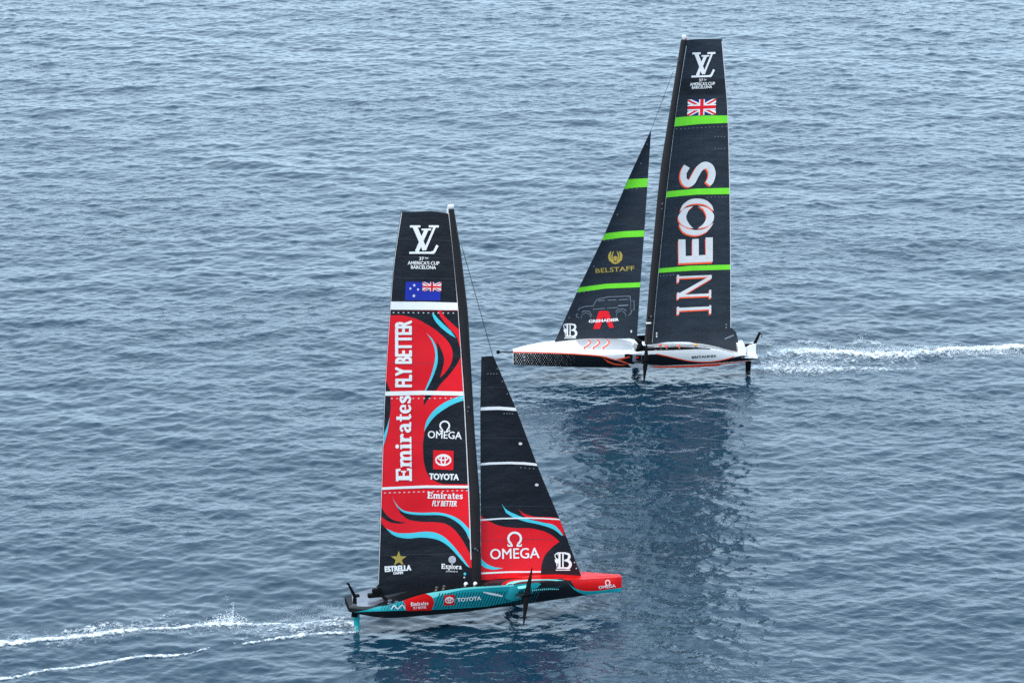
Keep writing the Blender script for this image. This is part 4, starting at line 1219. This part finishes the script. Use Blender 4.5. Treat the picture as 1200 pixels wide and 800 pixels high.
    for py in (236, 255, 303, 322, 360, 384):
        P.line([(680 - (py - 336) * .46, py + 1.5), (754 - (py - 270) * .07, py)], .45, 'seam_dark', 0, smooth=False)
    P.text("BELSTAFF", C5([(340, 299)])[0], C5([(567, 283)])[0], 5.2, 'gold', 3, bold=.015)
    q = lambda pts: C5(pts)
    for s in (-1, 1):
        P.polys([q(p) for p in stroke([(455 + s * 12, 236), (455 + s * 30, 220), (455 + s * 34, 195), (455 + s * 26, 172)], [10, 16, 15, 6])], 'gold', 3)
        P.polys([q(p) for p in stroke([(455 + s * 8, 232), (455 + s * 18, 212), (455 + s * 18, 190), (455 + s * 10, 172)], [6, 9, 8, 4])], 'gold', 3)
    P.polys([q([(443, 205), (455, 198), (467, 205), (462, 222), (455, 230), (448, 222)]), q([(430, 240), (455, 234), (480, 240), (455, 247)])], 'gold', 3)
    # line drawing of an off-road vehicle
    w = lambda pts, k=.8, sm=False: P.line(C7(pts), k, 'grey', 2, smooth=sm)
    w([(285, 270), (335, 180), (490, 145), (780, 135), (778, 165)]); w([(95, 300), (180, 272), (290, 268)]); w([(95, 300), (85, 330)]); w([(85, 372), (56, 385), (66, 410), (96, 425)])
    w([(130, 352), (160, 336), (235, 338), (262, 378), (272, 405)]); w([(588, 350), (620, 312), (690, 306), (730, 332)])
    for cx, cy, r in ((190, 425, 64), (660, 398, 64)):
        w([(cx + r * math.cos(a), cy + r * math.sin(a)) for a in np.linspace(math.pi * .95, math.pi * 2.05, 12)], .55)
        P.line(C7([(cx + r * math.cos(a), cy + r * math.sin(a)) for a in np.linspace(.1, math.pi * .95, 10)]), .4, 'seam', 2)
    w([(350, 197), (440, 190)]); w([(485, 190), (600, 183)]); w([(630, 184), (755, 179)]); w([(280, 312), (450, 299)]); w([(470, 297), (620, 287)]); w([(622, 264), (755, 256)], 1.3)
    w([(785, 140), (785, 195), (835, 197), (835, 322), (800, 325)]); w([(790, 200), (790, 320)], .4); w([(800, 325), (795, 362), (760, 396)])
    P.poly(C7([(288, 575), (358, 345), (375, 332), (480, 332), (496, 345), (566, 556), (505, 562), (430, 405), (375, 573)]), 'red', 3)
    P.text("GRENADIER", C7([(228, 490)])[0], C7([(630, 466)])[0], 3.3, 'white', 5, bold=.06)
    trophy_letter(P, lambda pts: C5([(150 + x * .78, 592 + yy * .88) for x, yy in pts]))
    P.poly(ellipse(739.7, 388, 1.1, 1.6, 8), 'offwhite', 3)
    mb.build("jib", root)
    cables("forestay", [y.P(789, 84), y.P(762.4, 154)], .018, root)
    return y, root, H

WHITE_Y, WHITE_ROOT, WHITE_H = build_white_yacht()

# ------------------------------------------------------------------ crew in the cockpits
def seat_crew(y, px, py, n, label, group, helmet, lean, head_z=.64):
    x, z = y.L(px, py, n)
    w = y.p0 + y.f * x + y.l * y.s * n
    make_person("person", label, group, (w[0] - y.f[0] * lean * .7, w[1] - y.f[1] * lean * .7, z - head_z), y.h, helmet, lean)
G1, G2 = "crew in the cockpit of the white yacht", "crew in the cockpit of the red yacht"
seat_crew(WHITE_Y, 773.6, 407.2, 1.35, "orange helmeted sailor nearest the mast in the white yacht's cockpit", G1, M['helmet_orange'], .40)
seat_crew(WHITE_Y, 780.4, 408.6, 1.45, "orange helmeted sailor sitting lower, second behind the white yacht's mast", G1, M['helmet_orange'], .52)
seat_crew(WHITE_Y, 795.3, 408.4, 1.45, "orange helmeted sailor crouching third in line, mid cockpit of the white yacht", G1, M['helmet_orange'], .50)
seat_crew(WHITE_Y, 814.9, 406.6, 1.35, "sailor in pale yellow orange helmet at the aft end of the white yacht's cockpit", G1, M['helmet_yellow'], .35)
seat_crew(RED_Y, 557.0, 686.6, 1.5, "white helmeted sailor at the foot of the red yacht's mast", G2, M['helmet_white'], .50)
seat_crew(RED_Y, 546.0, 686.9, 1.5, "white helmeted sailor just aft of the red yacht's mast, above the teal hull", G2, M['helmet_white'], .50)
seat_crew(RED_Y, 520.5, 690.2, 1.5, "dark helmeted sailor low in the red yacht's cockpit above the red square emblem", G2, M['helmet_dark'], .50)
seat_crew(RED_Y, 512.0, 691.6, 1.5, "dark helmeted sailor farthest aft in the red yacht's cockpit", G2, M['helmet_dark'], .50)

# deck hardware at the after end of each cockpit
def winch(y, H, x, n, parent):
    z = H.deck(x, n)
    mb = MB()
    P = [[(x + r * math.cos(q), y.s * n + r * math.sin(q), z - .01 + h) for q in np.linspace(0, 2 * math.pi, 14, endpoint=False)] for r, h in ((.17, 0), (.17, .06), (.11, .10), (.10, .2), (.15, .24), (.15, .27), (.02, .28))]
    mb.grid(P, M['fairinggrey'], close_v=True)
    mb.build("winch", parent)
for x, n in ((-6.0, .95), (-5.6, 1.30)):
    winch(RED_Y, RED_H, x, n, RED_ROOT)

# ------------------------------------------------------------------ wakes and spray
def foam_material():
    m = mat("sea_foam", (0.82, 0.85, 0.88), 0.75, var=0.1, scale=3.0, bump=.03, bscale=9)
    return m
def lace_material():
    """foam whose lacy edge breaks up where the density falls off"""
    m = bpy.data.materials.new("lacy_sea_foam"); m.use_nodes = True
    N, L = m.node_tree.nodes, m.node_tree.links
    p = N["Principled BSDF"]; p.inputs["Base Color"].default_value = (.78, .83, .87, 1); p.inputs["Roughness"].default_value = .75
    at = N.new("ShaderNodeAttribute"); at.attribute_name = "foam_amount"
    tc = N.new("ShaderNodeTexCoord")
    n1 = N.new("ShaderNodeTexNoise"); n1.inputs["Scale"].default_value = 4.0; n1.inputs["Detail"].default_value = 6; n1.inputs["Roughness"].default_value = .6
    L.new(tc.outputs["Object"], n1.inputs["Vector"])
    ad = N.new("ShaderNodeMath"); ad.operation = 'MULTIPLY_ADD'; ad.inputs[1].default_value = 2.5
    L.new(n1.outputs[0], ad.inputs[0]); L.new(at.outputs["Fac"], ad.inputs[2])
    mr = N.new("ShaderNodeMapRange"); mr.interpolation_type = 'SMOOTHSTEP'
    mr.inputs["From Min"].default_value, mr.inputs["From Max"].default_value = 1.40, 2.55
    L.new(ad.outputs[0], mr.inputs[0])
    sf = N.new("ShaderNodeMapRange"); sf.inputs["From Min"].default_value, sf.inputs["From Max"].default_value = .1, .75
    sf.inputs["To Min"].default_value, sf.inputs["To Max"].default_value = .22, .97
    L.new(at.outputs["Fac"], sf.inputs[0])
    al = N.new("ShaderNodeMath"); al.operation = 'MULTIPLY'
    L.new(mr.outputs[0], al.inputs[0]); L.new(sf.outputs[0], al.inputs[1]); L.new(al.outputs[0], p.inputs["Alpha"])
    b = N.new("ShaderNodeBump"); b.inputs["Distance"].default_value = .08
    L.new(n1.outputs[0], b.inputs["Height"]); L.new(b.outputs[0], p.inputs["Normal"])
    return m
LACE = lace_material()
FOAM = foam_material()
def vnoise(x, y, seed):
    """smooth value noise on arrays"""
    r = np.random.default_rng(seed); T = r.random((256, 256))
    i, j = np.floor(x).astype(int), np.floor(y).astype(int)
    u, v = x - i, y - j; u = u * u * (3 - 2 * u); v = v * v * (3 - 2 * v)
    g = lambda a, b: T[a % 256, b % 256]
    return g(i, j) * (1 - u) * (1 - v) + g(i + 1, j) * u * (1 - v) + g(i, j + 1) * (1 - u) * v + g(i + 1, j + 1) * u * v
def fbm(x, y, seed, o=4):
    s, a, t = 0, 1, 0
    for k in range(o):
        s = s + a * vnoise(x * 2 ** k, y * 2 ** k, seed + k); t += a; a *= .6
    return s / t
def foam_trail(name, label, px, widths, dens, seed, lift=.10, cell=.07):
    """broken white water laid along a line on the sea: faces survive where noise beats the density"""
    P = np.array([on_water(*p)[:2] for p in px])
    P = np.array(spline(P, 16)); n = len(P)
    d = np.r_[0, np.cumsum(np.hypot(*np.diff(P, axis=0).T))]
    s = np.arange(0, d[-1], cell)
    C = np.stack([np.interp(s, d, P[:, 0]), np.interp(s, d, P[:, 1])], 1)
    tg = np.gradient(C, axis=0); tg /= np.linalg.norm(tg, axis=1)[:, None]
    nm = np.stack([-tg[:, 1], tg[:, 0]], 1)
    q = np.linspace(0, 1, len(widths))
    W = np.interp(s / d[-1], q, widths); Dn = np.interp(s / d[-1], np.linspace(0, 1, len(dens)), dens)
    wob = (fbm(s * .35, s * 0 + 3.3, seed + 50, 3) - .5) * W * .8
    m = int(max(widths) * 2.4 / (cell * 1.4)) + 2
    o = np.linspace(-1.2, 1.2, m)
    off = o[None, :] * W[:, None] + wob[:, None]
    X = C[:, 0, None] + nm[:, 0, None] * off; Y = C[:, 1, None] + nm[:, 1, None] * off
    env = np.clip(1 - np.abs(o[None, :]) ** 1.7, 0, 1) * np.ones_like(X)
    nz = fbm(X * 2.6, Y * 1.6, seed, 5) * .62 + fbm(X * 8, Y * 6, seed + 9, 2) * .38
    val = env * Dn[:, None] + (nz - .5) * 1.5
    Z = sea_height(X, Y) + .025 + lift * np.clip(val - .35, 0, 1) * (.6 + .8 * fbm(X * 3, Y * 3, seed + 4, 3)) + .02
    idx = np.arange(X.size).reshape(X.shape)
    keep = (val[:-1, :-1] + val[1:, 1:] + val[1:, :-1] + val[:-1, 1:]) / 4 > .05
    Q = np.stack([idx[:-1, :-1], idx[1:, :-1], idx[1:, 1:], idx[:-1, 1:]], -1)[keep]
    used, inv = np.unique(Q, return_inverse=True)
    V = np.stack([X.ravel(), Y.ravel(), Z.ravel()], 1)[used]
    mb = MB(); mb.add(V, inv.reshape(-1, 4).tolist(), LACE)
    ob = mb.build(name, normals=False)
    ob.data.attributes.new("foam_amount", 'FLOAT', 'POINT').data.foreach_set("value", val.ravel()[used].astype(np.float32))
    return tag(ob, label, "wake foam", kind="stuff")
def spray(name, label, pts, seed):
    """drops: (centre px on the water, height px range, count, spread m, size m)"""
    r = np.random.default_rng(seed)
    mb = MB()
    for (px, py), count, spread, hmax, size, lean in pts:
        c = on_water(px, py)
        for _ in range(count):
            h = hmax * r.random() ** 1.8
            a = np.array([c[0] + r.normal() * spread * (1 - .5 * h / (hmax + .01)) + lean * h, c[1] + r.normal() * spread * .6, max(.05, h + sea_height(c[0], c[1]))])
            q = size * (.35 + .75 * r.random())
            D = [(q, 0, 0), (-q, 0, 0), (0, q, 0), (0, -q, 0), (0, 0, q * 1.5), (0, 0, -q * 1.5)]
            mb.add([a + np.array(e) for e in D], [(0, 2, 4), (2, 1, 4), (1, 3, 4), (3, 0, 4), (2, 0, 5), (1, 2, 5), (3, 1, 5), (0, 3, 5)], FOAM)
    ob = mb.build(name, normals=False)
    return tag(ob, label, "spray", kind="stuff")

foam_trail("wake_foam", "long white foam line trailing left from the red yacht's stern", [(412, 722), (380, 727), (345, 731), (300, 730), (262, 731), (220, 735), (180, 738), (140, 741), (100, 746), (60, 750), (25, 753), (-25, 756)],
           [.18, .22, .25, .30, .75, .40, .35, .75, .55, .45, .75, .8], [.6, .75, .8, .85, .9, .8, .78, .88, .85, .85, .85, .8], 21)
foam_trail("wake_foam", "thin white foam line from the red yacht's rudder to the lower left corner", [(417, 741), (395, 742), (375, 743), (350, 746), (325, 750), (300, 754), (275, 758)],
           [.22, .30, .34, .40, .32, .22, .12], [.9, .85, .85, .85, .8, .72, .5], 31)
foam_trail("wake_foam", "separate thin white foam streak at the lower left edge of the sea", [(246, 761), (215, 767), (180, 769), (150, 772), (120, 776), (85, 783), (45, 789), (0, 795), (-25, 798)],
           [.14, .25, .30, .35, .32, .30, .30, .32, .3], [.55, .75, .8, .82, .8, .78, .78, .8, .8], 41)
foam_trail("wake_foam", "broad white foam trail streaming right behind the white yacht", [(884, 420), (905, 416), (930, 413), (960, 412.5), (985, 413.5), (1015, 416), (1050, 416.5), (1085, 414), (1120, 410), (1160, 408), (1225, 407)],
           [.8, 1.1, 1.1, 1.05, 1.1, 1.2, .85, .7, 1.15, .9, .7], [.55, .74, .86, .90, .92, .86, .78, .80, .92, .84, .76], 51, lift=.25)
foam_trail("wake_foam", "speckled pale foam spreading just behind the white yacht's rudder", [(880, 430), (900, 430), (925, 431), (955, 432), (990, 432), (1030, 431.5), (1080, 431)],
           [.6, 1.9, 2.0, 1.3, 1.0, .8, .5], [.75, .66, .60, .52, .50, .45, .36], 61)
foam_trail("wake_foam", "small broken foam patches beyond the white yacht's wake", [(925, 401), (940, 399.5), (955, 401), (985, 404), (1010, 400), (1030, 402), (1040, 406)],
           [.3, .9, .5, .1, .8, .9, .3], [.3, .62, .45, .2, .5, .58, .3], 71)
foam_trail("wake_foam", "loose flecks of foam left of the red yacht above its wake", [(70, 740), (105, 735), (130, 731), (150, 734), (175, 728), (200, 719), (212, 718), (228, 720)],
           [.5, .7, .8, .5, .2, .5, .5, .2], [.35, .5, .5, .3, .12, .42, .42, .1], 81)
foam_trail("wake_foam", "pale churned water fanning out behind the red yacht's teal rudder", [(416, 731), (395, 732.5), (370, 735), (340, 739), (305, 744), (260, 748)],
           [.5, 1.7, 2.0, 2.0, 1.8, 1.4], [.72, .52, .42, .36, .30, .2], 91, lift=.02)
foam_trail("wake_foam", "thin aerated froth lying around the white yacht's wake", [(890, 423), (930, 420), (980, 420), (1040, 419), (1100, 415), (1160, 412), (1225, 411)],
           [1.0, 2.8, 3.0, 2.8, 2.4, 2.2, 2.0], [.52, .44, .40, .36, .34, .32, .30], 95, lift=.02)
foam_trail("wake_foam", "thin aerated froth lying around the red yacht's long wake", [(330, 731), (262, 729), (200, 736), (140, 740), (80, 746), (-25, 754)],
           [.7, 1.8, 1.5, 1.8, 1.8, 1.8], [.3, .40, .34, .40, .36, .36], 97, lift=.02)
spray("spray", "plume of white spray thrown up over the red yacht's wake", [((266, 728), 420, .75, .55, .030, 0), ((271, 727), 150, .12, 1.5, .022, .1), ((265, 727), 70, .12, 2.2, .014, .05), ((115, 742), 160, .8, .35, .022, 0), ((135, 738), 110, .6, .45, .018, 0), ((417, 741), 90, .22, .5, .018, -.3)], 5)
spray("spray", "fine mist of droplets fanning out behind the red yacht's stern", [((x, 729 - (x - 330) * .07), 230, .7, 1.3, .011, 0) for x in range(330, 412, 10)], 6)
spray("spray", "flying droplets above the white yacht's foaming wake", [((x, 413), 130, .9, .45, .026, 0) for x in range(900, 1190, 16)] + [((x, 430), 160, 1.0, .25, .022, 0) for x in range(886, 980, 12)] + [((1010, 401), 90, .4, .9, .026, 0), ((896, 403), 60, .5, .4, .03, 0), ((879, 441), 120, .25, .6, .022, .3)], 8)
